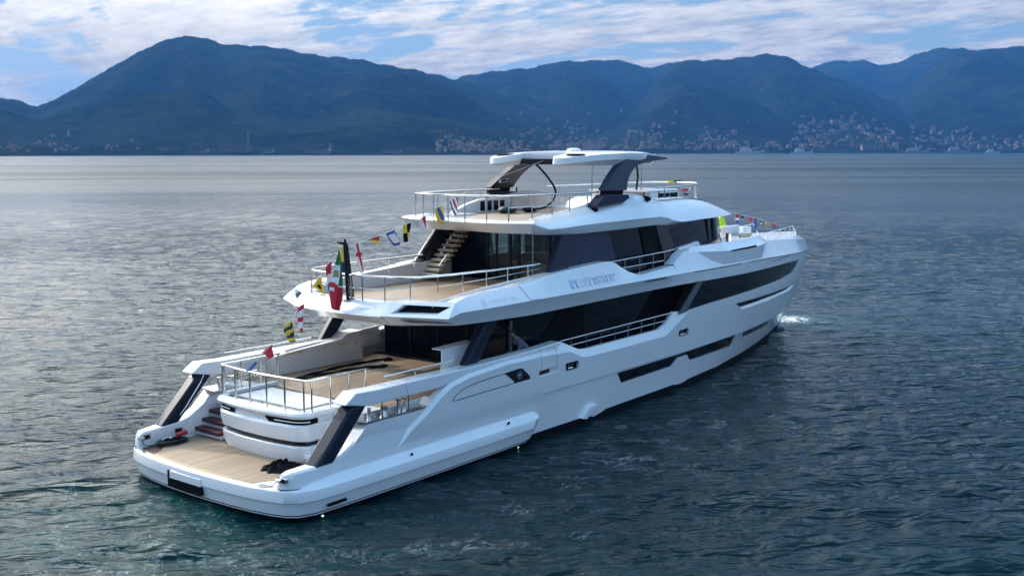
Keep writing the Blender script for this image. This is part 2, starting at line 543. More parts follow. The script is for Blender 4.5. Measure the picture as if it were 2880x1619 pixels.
# ================================================================= hills
def pol(az_off, d):
    a = HEAD + az_off
    return CAMPOS.x + d * math.cos(a), CAMPOS.y + d * math.sin(a)
def px_az(px): return math.atan2(1440 - px, 3050 / math.cos(PITCH)) if False else -math.atan2((px - 1440) * math.cos(PITCH) , 3050 + (0) )
def px_el(py): return math.atan2(809.5 - py, 3050) - PITCH

def hill_mat():
    m = bpy.data.materials.new('wooded_hillside')
    m.use_nodes = True
    nt = m.node_tree
    p = nt.nodes['Principled BSDF']
    q = NB(nt)
    t = N(nt, 'ShaderNodeTexCoord').outputs['Object']
    n1 = q.noise(t, .006, 6, .6); n2 = q.noise(t, .035, 7, .72)
    c = q.mix(q.mapr(q.math('ADD', q.math('MULTIPLY', n1, .5), q.math('MULTIPLY', n2, .5)), .42, .58), (.005, .011, .011, 1), (.024, .034, .024, 1))
    c = q.mix(q.mapr(q.noise(t, .013, 4, .6), .60, .70), c, (.044, .044, .036, 1))
    q.l(c, p.inputs['Base Color'])
    p.inputs['Roughness'].default_value = .95
    p.inputs['Specular IOR Level'].default_value = 0
    bn = N(nt, 'ShaderNodeBump'); bn.inputs['Strength'].default_value = 1; bn.inputs['Distance'].default_value = 16
    q.l(n2, bn.inputs['Height']); q.l(bn.outputs[0], p.inputs['Normal'])
    return m
HM = hill_mat()
HILLS = []
_rng = np.random.default_rng(11)
_ph = _rng.random((60, 3)) * 6.28
def hnoise(x, y):
    s = 0
    for i in range(28):
        L = 900 / (1.2 ** i)
        a = _ph[i, 0] * 3
        s = s + L * np.sin((x * math.cos(a) + y * math.sin(a)) * 6.28 / L + _ph[i, 1])
    return s / 900
def hills(ridge, d0, d1, name='hills', rough=1.0, spur=1.0, foot=0.0):
    """ridge: (px, py) silhouette; d0 shore distance(px), d1 ridge distance(px)"""
    rx = [r[0] for r in ridge]; ry = [r[1] for r in ridge]
    pxs = np.arange(rx[0], rx[-1] + 1, 12.0)
    T = np.concatenate([np.linspace(0, 1, 44), np.linspace(1.06, 1.7, 8)])
    rows = []; grid = []
    for px in pxs:
        az = px_az(px); py = pch(rx, ry, px)
        jit = 1.6 * math.sin(px * .09) + 1.2 * math.sin(px * .23 + 1) + .8 * math.sin(px * .61 + 2)
        a0 = d0(px) if callable(d0) else d0; a1 = d1(px) if callable(d1) else d1
        H = max(4, CAMPOS.z + a1 * math.tan(px_el(py)))
        dH = -jit * a1 / 3050
        row = []
        for tt in T:
            dd = a0 + (a1 - a0) * tt
            x, y = pol(az, dd)
            if tt <= 1:
                prof = tt ** 1.15
                z = H * prof + spur * H * .075 * math.sin(math.pi * tt) ** 1.2 * float(hnoise(x * 1.0, y * 1.0)) * .9
                # never poke above the sight line to the ridge
                lim = CAMPOS.z + (H - CAMPOS.z) * dd / a1 - .012 * H * (1 - tt)
                z = min(z, lim - H * .05 * (1 - tt)) if tt < 1 else H
                z += dH * max(0, tt) ** 10
                z = max(z, -2 + 6 * min(1, tt * 30)) if tt > 0 else -3
            else:
                z = H * (1 - (tt - 1) * 1.1)
            row.append((x, y, z))
        rows.append(row)
    mb = MB().loft(rows)
    o = mb.build(name, HM, angle=180, fix=False)
    me = o.data
    if sum(p.normal.z for p in me.polygons) < 0: me.flip_normals()
    tag(o, kind='structure')
    HILLS.append((o, rows))
    return o
def shore(px): return lerp([-400, 0, 1440, 2000, 2880, 3300], [1900, 1950, 2150, 3100, 3700, 3700], px)
# big mountain on the left with its long right shoulder
hills([(-2600, 424), (-2000, 390), (-1500, 350), (-1000, 372), (-600, 345), (-200, 300), (0, 289), (60, 295), (108, 309), (150, 295), (330, 200), (430, 148), (500, 121), (550, 115), (590, 120), (640, 134), (760, 138), (900, 160), (1000, 168), (1090, 185), (1180, 200), (1280, 224), (1400, 262), (1520, 300), (1640, 350), (1760, 395), (1850, 425)], shore, lambda p: shore(p) * 1.75 + 300)
# ranges in the middle and on the right, one behind the other
hills([(1500, 420), (1640, 380), (1760, 330), (1840, 240), (1900, 180), (1990, 174), (2060, 170), (2150, 160), (2180, 162), (2270, 199), (2400, 250), (2520, 300), (2640, 350), (2760, 395), (2860, 425)], lambda p: shore(p) + 60, lambda p: shore(p) * 1.45 + 500)
hills([(1180, 300), (1285, 221), (1400, 200), (1500, 190), (1570, 174), (1640, 172), (1720, 170), (1770, 178), (1815, 193), (1880, 180), (1950, 172), (2100, 250), (2300, 380), (2420, 425)], lambda p: shore(p) * 1.2 + 300, lambda p: shore(p) * 1.7 + 1200)
hills([(2300, 425), (2420, 370), (2520, 300), (2600, 215), (2700, 165), (2760, 162), (2880, 156), (3000, 150), (3300, 190), (3800, 260), (4400, 330), (5200, 424)], lambda p: shore(p) * 1.05 + 200, lambda p: shore(p) * 1.4 + 900)
hills([(2080, 380), (2180, 290), (2275, 202), (2330, 182), (2410, 182), (2480, 196), (2560, 172), (2620, 156), (2680, 156), (2720, 168), (2800, 240), (2900, 300), (3100, 420)], lambda p: shore(p) * 1.3 + 600, lambda p: shore(p) * 1.6 + 1900)

# ================================================================= haze
hz = MB().box((-9600, -9600, -60), (9600, 9600, 560)).build('haze', mat('haze_air', (1, 1, 1)), fix=True)
hm = hz.data.materials[0]
hm.node_tree.nodes.clear()
ho = N(hm.node_tree, 'ShaderNodeOutputMaterial')
pv = N(hm.node_tree, 'ShaderNodeVolumePrincipled')
pv.inputs['Color'].default_value = (.065, .235, .60, 1)
pv.inputs['Density'].default_value = 0.95e-4
pv.inputs['Anisotropy'].default_value = .2
hm.node_tree.links.new(pv.outputs[0], ho.inputs['Volume'])
tag(hz, kind='stuff')
# ================================================================= yacht
YG = 'motor yacht'
Y0 = empty('motor_yacht', (20, 0, 0), 'large white three deck motor yacht with black struts and dark windows afloat in the bay', 'yacht')
bpy.context.view_layer.update()
def part(mb, name, mats, parent=None, **k):
    """link a part under the yacht (or under another part), keeping world coordinates"""
    o = mb.build(name, mats, parent=parent or Y0, **k)
    if parent is None: o.location = (-20, 0, 0)
    return o

XW = [0, 12, 14, 17, 20.8, 25, 29, 33.4, 36.6, 38.6, 40]; BW = [3.78, 3.78, 3.8, 3.7, 3.62, 3.28, 2.68, 1.77, .97, .42, 0]
XK = [0, 24, 27, 30, 33, 36, 38, 39.2, 39.8, 40]; BK = [4.05, 4.05, 3.98, 3.72, 3.25, 2.45, 1.65, .98, .5, 0]
ZE = [-1, 0, .5, 1.4, 2.3, 3.35, 4.1, 4.9, 5.6]; XE = [39.2, 39.6, 39.95, 40.5, 41.0, 41.6, 41.9, 42.0, 41.8]
def hb(x, z):
    xe = lerp(ZE, XE, z)
    if x > 24: x = 24 + (x - 24) * 16 / (xe - 24)
    g = lerp([-1, 0, 1.46, 1.50, 3.2, 4.9], [-.2, 0, .40, .62, .88, 1], z)
    return pch(XW, BW, x) * (1 - g) + pch(XK, BK, x) * g
def H(off): return lambda x, z: (x, -max(hb(x, z) + off, 0), z)
def inset(off, sgn=-1): return lambda x, z: (x, sgn * max(hb(x, z) + off, 0), z)
def zk(x): return lerp([0, 27, 29.7, 32.8, 34.8, 36.2, 40, 42], [4.9, 4.9, 4.86, 4.77, 4.69, 4.62, 4.44, 4.36], x)

# ---- hull shell
OUT = [(3.93, .95), (4.66, 1.55), (5.46, 1.98), (5.98, 2.34), (6.51, 2.6), (7.31, 2.75), (9.32, 2.87), (11.18, 2.85), (12.4, 2.80), (12.91, 2.78), (13.8, 2.44), (14.34, 2.41), (17, 2.40), (19.83, 2.40), (20.5, 2.68), (21.65, 3.22)]
INN = [(3.80, 1.0), (4.55, 1.62), (5.36, 2.06), (5.9, 2.44), (6.45, 2.70), (7.28, 2.86), (9.3, 2.98), (11.18, 2.97), (12.3, 2.95), (12.55, 3.18), (13.71, 2.74), (14.16, 2.68), (17, 2.68), (19.5, 2.69), (20.05, 2.83), (20.75, 3.3)]
stem = [(39.2, -1), (39.6, 0), (39.95, .5), (40.5, 1.4), (41.0, 2.3), (41.6, 3.35), (41.9, 4.1), (41.98, 4.36)]
kn = [(x, zk(x)) for x in (40, 38, 36.2, 34.8, 32.8, 29.7, 27, 24, 22.6)]
wtop = [(22.6, 4.43), (22.95, 4.41), (26.3, 4.37), (29.2, 4.36), (31.3, 4.35), (33, 4.34), (35.5, 4.27)]
wbot = [(35.25, 4.0), (34.5, 3.70), (32.4, 3.56), (28.8, 3.49), (24, 3.37), (21.7, 3.28)]
A = [(1.6, -1)] + stem + kn + wtop + wbot + OUT[::-1] + [(1.6, .95)]
W1 = [(16.35, 1.41), (16.71, .94), (20.73, .98), (21.25, 1.27), (22.08, 1.27), (22.45, .96), (27.18, .87), (27.5, 1.42)]
W3 = [(28.5, 1.33), (28.75, 1.05), (33.5, .97), (33.3, 1.31)]
SL = [(26.3, 3.03), (27.1, 2.66), (34.6, 2.69), (35.9, 2.88), (35.6, 2.98), (31, 3.0)]
RC = rnd([(11.09, 2.36), (11.09, 2.14), (12.18, 2.15), (12.18, 2.38)], .03)
F1 = rnd([(12.69, 2.37), (12.72, 2.11), (13.46, 2.12), (13.46, 2.37)], .07)
F2 = rnd([(20.97, 2.48), (20.97, 2.24), (21.75, 2.25), (21.75, 2.50)], .07)
holes = [W1, W3, SL, RC, F1, F2]
mb = MB()
panel(mb, A, holes, H(0), .09, dx=.5, dz=.24, lines=[[(11.6, z_), (14, z_), (22, z_), (30, z_), (36, z_), (39.8, z_)] for z_ in (1.46, 1.50)])
# bevel ridge that runs from the ledge up round the bulwark
rows = []
for i, (o, n) in enumerate(zip(OUT, INN)):
    rows.append([H(0)(*o), H(-.10 if i < 9 else -.2)(*n), H(-.34)(*n), H(-.34)(n[0], n[1] - .5)])
mb.loft(rows)
# quarter below the open side, aft of the ridge
B = [(1.85, .98), (3.80, 1.0), (4.55, 1.62), (5.36, 2.06), (5.62, 2.3), (5.5, 2.2), (5.3, 2.1), (2.88, 2.1), (1.88, 1.18)]
panel(mb, [(1.85, .9), (3.80, .9), (4.55, 1.62), (5.36, 2.06), (5.75, 2.36), (5.5, 2.16), (5.3, 2.1), (2.88, 2.09), (1.88, 1.2)], [], H(-.10), .45)
# faceted band above the forward windows, round the bow
def crest_z(x): return lerp([20.7, 21.1, 21.5, 21.9, 23, 24.4, 29.8, 30.6, 31, 34, 38, 42], [5.27, 5.42, 5.62, 5.78, 5.86, 5.9, 5.9, 5.74, 5.62, 5.55, 5.32, 5.0], x)
def top_z(x): return lerp([20.7, 21.1, 21.85, 22.9, 25.2, 27, 30.5, 33, 36, 38, 40, 42], [5.25, 5.38, 5.72, 5.64, 5.55, 5.5, 5.6, 5.5, 5.3, 5.14, 4.95, 4.8], x)
def zf(x): return lerp([22.9, 23.8, 24.77, 28.9, 29.6, 30.4], [5.62, 5.21, 4.96, 4.93, 5.21, 5.58], x)
rows = []
for x in [20.7, 21.1, 21.5, 21.85, 22.3, 22.9, 23.3, 23.8, 24.3, 24.77, 25.5, 26.5, 27.5, 28.3, 28.9, 29.25, 29.6, 30.0, 30.4, 31, 32, 33, 34, 35, 36, 37, 38, 38.8, 39.5, 40.2, 40.8, 41.3, 41.7, 41.98]:
    k = zk(x); t = top_z(x)
    f = min(zf(x), t - .02) if 22.9 <= x <= 30.4 else t - .02
    def yy(z): return hb(x, 4.9) - .36 * max(0, min(1, (z - k) / (.5 if x < 21.2 else (.6 if x < 21.8 else .75))))
    yf = yy(f); yt = yf + (.03 if 22.9 < x < 30.4 else -.01)
    taper = max(0., min(1., (41.98 - x) / 1.0))
    c = crest_z(x)
    rows.append([(x, -max(hb(x, k), 0), k), (x, -max(hb(x, k) - .012, 0), k + .015), (x, -max(yf, 0) * 1, f), (x, -max(yt, 0), t), (x, -max(yt - .04, 0), t + .03),
                 (x, -max(yt - .30 * taper, 0), c), (x, -max(yt - .48 * taper, 0), c - .02), (x, -max(yt - .5 * taper, 0), c - .6)])
mb.loft(rows)
mb.mirror()
# transom + swim platform rim: profile swept round the stern (also the side ledges)
path = [(11.25, 4.0), (10.9, 4.06), (9, 4.1), (6, 4.12), (3, 4.12), (1.5, 4.11), (.75, 4.06), (.25, 3.88), (-.02, 3.55), (-.17, 3.1), (-.3, 2.4), (-.38, 1.5), (-.42, .5), (-.43, 0)]
path = [(x, -y) for x, y in path] + [(x, y) for x, y in path[-2::-1]]
rows = []
for i, (x, y) in enumerate(path):
    a = Vector(path[max(0, i - 1)]); c = Vector(path[min(len(path) - 1, i + 1)])
    t = (c - a).normalized(); nrm = Vector((t.y, -t.x))       # outward
    if nrm.dot(Vector((x - 8, y))) < 0: nrm = -nrm
    side = min(1, max(0, (x - .2) / .9))
    lt = .72 * side + .735 * (1 - side)
    prof = [(-.35, -.5), (-.14, -.06), (-.10, -.02), (-.02, .36), (-.015, .385), (.035, .415), (.04, .43), (.03, lt - .03), (.018, lt), (-.01, lt + .02), (-.18 * side - .02, .76 + .175 * side), (-.24 * side - .05, .762 + .20 * side), (-.5, .763 + .205 * side)]
    if x > 10.95: prof = [(min(o, 0) - .03, .3 + (z - .3) * .93) for o, z in prof]
    if 9.5 < x <= 10.95: pass
    row = []
    for o, z in prof:
        xx = x
        if x > 10.2: xx = x - .55 * (1 - max(0, min(1, (z) / .9)))          # raked front end
        row.append((xx + nrm.x * o, y + nrm.y * o, z))
    rows.append(row)
mb.loft(rows)
for r in (rows[0], rows[-1]): mb.add(r, [tuple(range(len(r)))])
# spray fin low on the side
for s in (-1, 1):
    q = [(13.81, .12), (14.24, .46), (14.76, .50), (14.84, .42), (14.40, .33), (14.07, .06)]
    mb.prism(q, s * 3.75, s * 4.0, 'y')
hull = part(mb, 'hull', 'white', angle=20)
# dark bottom
mb = MB()
rows = [[(x, -(hb(x, .10) + .008), .11), (x, -(hb(x, .10) + .004), -.1), (x, -(hb(x, -.3)), -.5), (x, 0, -1.2)] for x in [1, 4, 8, 12, 14, 17, 20.8, 23, 25, 27, 29, 31, 33.4, 35, 36.6, 38, 39.2]]
mb.loft(rows).mirror()
part(mb, 'hull_bottom', 'antifoul')
mb = MB(); rows = []
for i, (x, y) in enumerate(path):
    a = Vector(path[max(0, i - 1)]); c = Vector(path[min(len(path) - 1, i + 1)])
    t = (c - a).normalized(); nrm = Vector((t.y, -t.x))
    if nrm.dot(Vector((x - 8, y))) < 0: nrm = -nrm
    xx = x - (.55 if x > 10.2 else 0)
    rows.append([(xx + nrm.x * o, y + nrm.y * o, z) for o, z in ((-.078, .045), (-.12, -.05), (-.33, -.5))])
mb.loft(rows); part(mb, 'hull_bottom', 'antifoul')

# ---- glazing and inserts in the hull side
def side_parts(fn, both=True):
    for s in ((-1, 1) if both else (-1,)):
        fn(s)
def grow(poly, d):
    c = Vector((sum(p[0] for p in poly) / len(poly), sum(p[1] for p in poly) / len(poly)))
    out = []
    n = len(poly)
    ar = sum(poly[i][0] * poly[(i + 1) % n][1] - poly[(i + 1) % n][0] * poly[i][1] for i in range(n))
    sg = 1 if ar > 0 else -1
    for i in range(n):
        a, p, q = Vector(poly[i - 1]), Vector(poly[i]), Vector(poly[(i + 1) % n])
        e1 = (p - a).normalized(); e2 = (q - p).normalized()
        nn = Vector((e1.y, -e1.x)) + Vector((e2.y, -e2.x))
        if nn.length < 1e-6: nn = Vector((e1.y, -e1.x))
        nn.normalize()
        out.append((p.x + sg * nn.x * d, p.y + sg * nn.y * d))
    return out
def hullpane(poly, off, name, m, thick=.02, parent=None, g=.05):
    for s in (-1, 1):
        mb = MB(); panel(mb, grow(poly, g), [], inset(off, s), thick, dx=.8, dz=.4, tdir=(0, -s, 0))
        part(mb, name, m, parent)
hullpane(W1, -.05, 'hull_window', 'glass'); hullpane(W3, -.05, 'hull_window', 'glass')
bigwin = [(22.95, 4.43)] + wtop[2:] + [(35.25, 4.0), (34.5, 3.68), (32.4, 3.54), (28.8, 3.47), (24, 3.35), (21.5, 3.26)]
hullpane(bigwin, -.05, 'hull_window', 'glass', g=.03)
hullpane([(26.3, 3.03), (26.75, 2.80), (34.6, 2.82), (35.8, 2.93), (35.6, 2.98), (31, 3.0)], -.10, 'slit_window', 'glass', g=.02)
for s in (-1, 1):
    mb = MB()
    mb.loft([[inset(.0, s)(x, zl), inset(-.11, s)(x + .0, zh), inset(-.12, s)(x, zl - .1)] for x, zl, zh in [(26.6, 2.83, 2.86), (27.1, 2.66, 2.80), (30.8, 2.67, 2.82), (34.6, 2.69, 2.83), (35.9, 2.88, 2.93)]])
    part(mb, 'window_ledge', 'white', hull)
    mb = MB(); panel(mb, [(20.9, 3.2), (21.5, 3.2), (22.97, 4.46), (22.5, 4.47)], [], inset(-.03, s), .06, tdir=(0, -s, 0))
    part(mb, 'window_pillar', 'grey')
    # recess for a boarding step and the fairleads
    mb = MB(); panel(mb, grow(RC, .04), [], inset(-.05, s), .02, tdir=(0, -s, 0)); part(mb, 'step_recess', 'cream', hull)
    mb = MB(); panel(mb, [(11.09, 2.33), (11.09, 2.19), (11.75, 2.20), (11.75, 2.34)], [], inset(-.04, s), .02, tdir=(0, -s, 0)); part(mb, 'teak_step', 'wine', hull)
    for F in (F1, F2):
        mb = MB(); panel(mb, grow(F, .04), [], inset(-.055, s), .02, tdir=(0, -s, 0)); fl = part(mb, 'fairlead', 'matblack')
        mb = MB(); mb.tube([Vector(inset(.004, s)(*p)) for p in F + F[:1]], .016, 6); part(mb, 'fairlead_rim', 'black', fl); mb = MB()
        x0, x1 = F[0][0], F[-1][0]
        for xx in (x0 + .16, x0 + .34): mb.tube([inset(-.05, s)(xx, 2.13 if F is F1 else 2.25), inset(-.03, s)(xx + .03, 2.33 if F is F1 else 2.45)], .028, 6)
        mb.tube([inset(-.03, s)(x0 + .1, 2.16 if F is F1 else 2.28), inset(-.03, s)(x0 + .38, 2.16 if F is F1 else 2.28)], .03, 6)
        part(mb, 'fairlead_frame', 'steel', fl)
    # toy-locker door on the quarter
    D = [(6.5, 2.17), (6.62, 2.28), (7.04, 2.46), (7.6, 2.53), (8.15, 2.57), (9.14, 2.60), (9.98, 2.64), (10.13, 2.60), (10.57, 2.26), (10.56, 2.17), (9.7, 2.16), (8.0, 2.14), (6.58, 2.11)]
    D = rnd(D, .05, 2)
    mb = MB(); panel(mb, D, [grow(D, -.022)], inset(.006, s), .03, tdir=(0, -s, 0)); door = part(mb, 'locker_door', 'matblack')
    mb = MB(); panel(mb, rnd([(9.12, 2.585), (9.98, 2.63), (10.13, 2.59), (10.56, 2.25), (10.55, 2.18), (9.66, 2.165), (9.66, 2.23), (9.28, 2.50)], .04, 3), [], inset(.012, s), .03, tdir=(0, -s, 0)); part(mb, 'door_glass', 'black', door)
    ex, ez = 9.955, 2.40
    ring = [(ex + .125 * math.cos(a), ez + .135 * math.sin(a)) for a in np.linspace(0, 2 * math.pi, 25)[:-1]]
    mb = MB(); panel(mb, ring, [[(ex + (p[0] - ex) * .90, ez + (p[1] - ez) * .90) for p in ring]], inset(.016, s), .012, dx=.05, dz=.05, tdir=(0, -s, 0))
    mark = [(ex - .085, ez + .075), (ex - .03, ez + .045), (ex + .0, ez + .06), (ex + .03, ez + .045), (ex + .085, ez + .075), (ex + .105, ez - .05), (ex + .065, ez + .0), (ex + .03, ez - .02), (ex + .003, ez - .12), (ex - .003, ez - .12), (ex - .03, ez - .02), (ex - .065, ez + .0), (ex - .105, ez - .05)]
    panel(mb, mark, [], inset(.016, s), .012, dx=.05, dz=.05, tdir=(0, -s, 0))
    part(mb, 'emblem', 'silver', door)
    # seams
    for a, c in (((4.35, 3.10), (4.49, 2.64)), ((11.05, 3.13), (11.22, 2.80)), ((11.22, 2.80), (11.22, 2.42)), ((11.9, 3.15), (12.11, 2.87)), ((12.11, 2.8), (12.11, 2.40))):
        mb = MB().tube([inset(-.0 if a[1] < 2.81 else -.005, s)(*a), inset(.002, s)(*c)], .007, 5); part(mb, 'seam', 'seam', hull)
    # small fittings on the ledge
    for xx, zz in ((4.55, .86), (9.3, .87)):
        mb = MB().tube([(xx, s * 4.0, zz - .03), (xx, s * 4.06, zz + .02)], .04, 8); part(mb, 'drain', 'matblack', hull)
mb = MB().box((1.05, -4.16, .17), (1.75, -4.09, .24)); part(mb, 'scupper', 'matblack', hull)

# ---- quarter arm / bulwark cap, both sides
arm = [(2.02, 2.80), (2.08, 2.86), (2.45, 3.1), (3.3, 3.06), (5, 3.06), (7.65, 3.05), (9.5, 3.10), (11.12, 3.13), (12.4, 3.2), (12.62, 3.17), (12.3, 2.94), (11.18, 2.96), (9.3, 2.97), (7.28, 2.86), (6.45, 2.70), (6.05, 2.63), (2.95, 2.62)]
for s in (-1, 1):
    mb = MB()
    n = len(arm)
    P = [(x, s * 3.88, z) for x, z in arm]; Q = [(x, s * (3.30 if x < 8 else 3.45), z) for x, z in arm]
    mb.add(P + Q, [tuple(range(n)), tuple(range(2 * n - 1, n - 1, -1))] + [(i, n + i, n + (i + 1) % n, (i + 1) % n) for i in range(n)])
    part(mb, 'bulwark_cap', 'white', bevel=.06, seg=3)
    # side bulwark of the bathing platform
    sec = [(-.04, .82, 0), (.0, 1.02, 0), (.06, 1.18, 0), (.2, 1.25, 1), (.9, 1.28, 1), (1.55, 1.31, 1), (1.9, 1.40, 1), (2.3, 1.62, 1), (2.9, 2.0, 1), (3.2, 2.11, 1), (5.6, 2.11, 1)]
    rows = []
    for x, zt_, f_ in sec:
        yi = lerp([-.04, .1, .3], [3.30, 3.34, 3.36], x); yo_ = lerp([-.04, .0, .1, .25, .6], [3.44, 3.50, 3.62, 3.76, 3.84], x)
        rows.append([(x, s * yi, .70), (x, s * yi, zt_ - .04), (x, s * (yi + .04), zt_), (x, s * (yo_ - .06), zt_), (x, s * yo_, zt_ - .06), (x, s * (yo_ + .03), min(zt_ - .1, 1.02)), (x, s * (yo_ + .05), .80)])
    mb = MB().loft(rows, caps=True); part(mb, 'quarter_bulwark', 'white', angle=34)
    # stainless mooring deck with bollards under the arm
    mb = MB().prism(rnd([(2.75, -3.86), (5.45, -3.86), (5.75, -3.6), (5.6, -3.05), (2.6, -3.05)], .1), 2.125, 2.165, 'z')
    if s > 0: mb.mirror(True)
    md = part(mb, 'mooring_deck', 'steel')
    for bx in (3.25, 4.5, 4.75):
        mb = MB().tube([(bx, s * 3.55, 2.16), (bx, s * 3.55, 2.45), (bx, s * 3.55, 2.47)], [.07, .055, .085], 10); part(mb, 'bollard', 'steel', md)
    mb = MB().tube([(3.8, s * 3.6, 2.16), (3.8, s * 3.6, 2.3), (3.8, s * 3.6, 2.33), (3.8, s * 3.6, 2.42)], [.13, .10, .14, .14], 12); part(mb, 'capstan', 'steel', md)
    for bx in (3.55, 4.2, 4.68):
        mb = MB().tube([(bx, s * 3.8, 2.16), (bx, s * 3.8, 2.64)], .022, 6); part(mb, 'stanchion', 'grey', md)
    # black strut on the quarter
    p = lambda x, y, z: (x, s * y, z)
    mb = MB().hexa([p(.82, 3.37, 1.24), p(1.48, 3.40, 1.24), p(1.55, 3.88, 1.24), p(.89, 3.88, 1.24), p(2.24, 3.33, 2.70), p(2.90, 3.36, 2.70), p(2.97, 3.84, 2.70), p(2.30, 3.84, 2.70)])
    st = part(mb, 'quarter_strut', 'navy', bevel=.09, seg=4)
    for k in range(3):
        yy = 3.47 + .13 * k
        mb = MB().tube([p(.93, yy, 1.3), p(2.28, yy - .04, 2.62)], .02, 6); part(mb, 'cover_fold', 'navy', st)
    if s > 0: mb = MB().tube([p(1.5, 3.30, 1.55), p(1.7, 3.27, 1.75), p(2.3, 3.24, 2.5), p(2.45, 3.26, 2.75)], .018, 8); part(mb, 'handrail', 'steel')
    # platform cleat
    mb = MB().prism(rnd([(.0, .98), (.44, 1.0), (.44, 1.16), (.0, 1.14)], .03), s * 3.345, s * 3.365, 'y') if s > 0 else MB().prism(rnd([(-3.66, .98), (-3.30, .98), (-3.30, 1.12), (-3.66, 1.12)], .03), -.05, .05, 'x')
    cl = part(mb, 'cleat_plate', 'steel')
    mb = MB().prism([(.2, 1.02), (.38, 1.03), (.38, 1.13), (.2, 1.12)], s * 3.335, s * 3.35, 'y') if s > 0 else MB().prism([(-3.64, 1.0), (-3.50, 1.0), (-3.50, 1.10), (-3.64, 1.10)], -.058, -.03, 'x')
    part(mb, 'cleat_opening', 'matblack', cl)
    mb = MB().tube([(.02, 3.32, 1.07), (.2, 3.31, 1.07)], .025, 8) if s > 0 else MB().tube([(-.075, -3.30, 1.05), (-.075, -3.48, 1.05)], .028, 8)
    part(mb, 'cleat_horn', 'steel', cl)
mb = MB().box((1.33, 3.335, .99), (1.62, 3.365, 1.13)); sp = part(mb, 'socket_plate', 'steel')
mb = MB().box((1.38, 3.32, 1.02), (1.57, 3.345, 1.10)); part(mb, 'socket', 'matblack', sp)

# ---- bathing platform
pl = [(-.26, -2.4), (-.34, -1.5), (-.38, -.5), (-.38, .5), (-.34, 1.5), (-.26, 2.4), (-.13, 3.1), (.0, 3.38), (2.6, 3.38), (2.6, -3.38), (.0, -3.38), (-.13, -3.1)]
mb = MB().prism(pl, .5, .762, 'z'); part(mb, 'platform_rim', 'white', bevel=.01)
tk = [(-.12, -2.35), (-.19, -1.5), (-.23, -.5), (-.23, .5), (-.19, 1.5), (-.12, 2.4), (.02, 3.12), (.1, 3.3), (2.6, 3.3), (2.6, -3.2), (1.15, -3.2), (.75, -2.75), (.02, -2.38)]
mb = MB().prism(tk, .70, .768, 'z'); tp = part(mb, 'platform_teak', 'teak')
mb = MB()
mb.loft([[(x, y, .772), (x + .09, y, .772)] for x, y in tk[1:7]]); part(mb, 'teak_margin', 'wood', tp)
mb = MB().prism([(.03, 3.1), (.1, 3.3), (.62, 3.3), (.62, 2.92), (.30, 2.6), (-.08, 2.42)], .768, .775, 'z'); part(mb, 'wet_teak', 'wine', tp)
mb = MB().prism([(.02, -2.42), (.74, -2.8), (1.12, -3.24), (.3, -3.24), (.02, -3.0)], .764, .776, 'z'); part(mb, 'hatch', 'cream', tp)
mb = MB().prism([(-.12, -2.62), (.0, -3.02), (.07, -3.0), (-.05, -2.6)], .766, .784, 'z'); part(mb, 'hinge', 'steel', tp)
mb = MB().prism([(-.12, 2.75), (.02, 3.12), (-.05, 3.16), (-.2, 2.8)], .764, .782, 'z'); part(mb, 'hinge', 'steel', tp)
# passerelle slot in the transom
mb = MB().box((-.478, -.44, .12), (-.38, 1.16, .60)); sl_ = part(mb, 'passerelle_slot', 'matblack')
mb = MB().box((-.486, -.445, .38), (-.40, 1.05, .605)); part(mb, 'slot_cover', 'white', sl_, bevel=.015)

# ---- stern garage with the pool on top
def gsec(hw, x0, cx):      # plan outline of the garage block (aft rounded, convex)
    return rnd([(3.2, -hw), (x0 + .25, -hw), (x0, -hw + .28), (x0 - cx, -.7), (x0 - cx, .7), (x0, hw - .28), (x0 + .25, hw), (3.2, hw)], [0, .1, .2, .5, .5, .2, .1, 0], 4)
def gblock(levels):
    mb = MB()
    rows = [[(x, y - .08, z) for x, y in gsec(hw + .06, x0, .16)] for z, hw, x0 in levels]
    mb.loft(rows)
    mb.add(rows[-1], [tuple(range(len(rows[-1])))])
    mb.add(rows[0], [tuple(range(len(rows[0])))[::-1]])
    return mb
gar = part(gblock([(.77, 1.92, 2.02), (1.0, 1.97, 1.94), (1.24, 1.97, 1.92), (1.27, 1.94, 1.95)]), 'garage_base', 'white', angle=24)
part(gblock([(1.26, 1.88, 2.02), (1.40, 1.9, 2.0)]), 'shadow_gap', 'black')
part(gblock([(1.385, 1.9, 2.02), (1.44, 1.97, 1.92), (1.70, 1.99, 1.87), (1.86, 2.0, 1.86), (1.93, 1.97, 1.90)]), 'garage_door', 'white', angle=24)
part(gblock([(1.925, 1.93, 1.97), (2.10, 1.93, 1.97)]), 'garage_recess', 'white')
part(gblock([(2.09, 1.94, 1.97), (2.13, 2.02, 1.86), (2.22, 2.05, 1.80), (2.29, 2.02, 1.83), (2.30, 1.9, 1.95)]), 'pool_rim', 'white', angle=24)
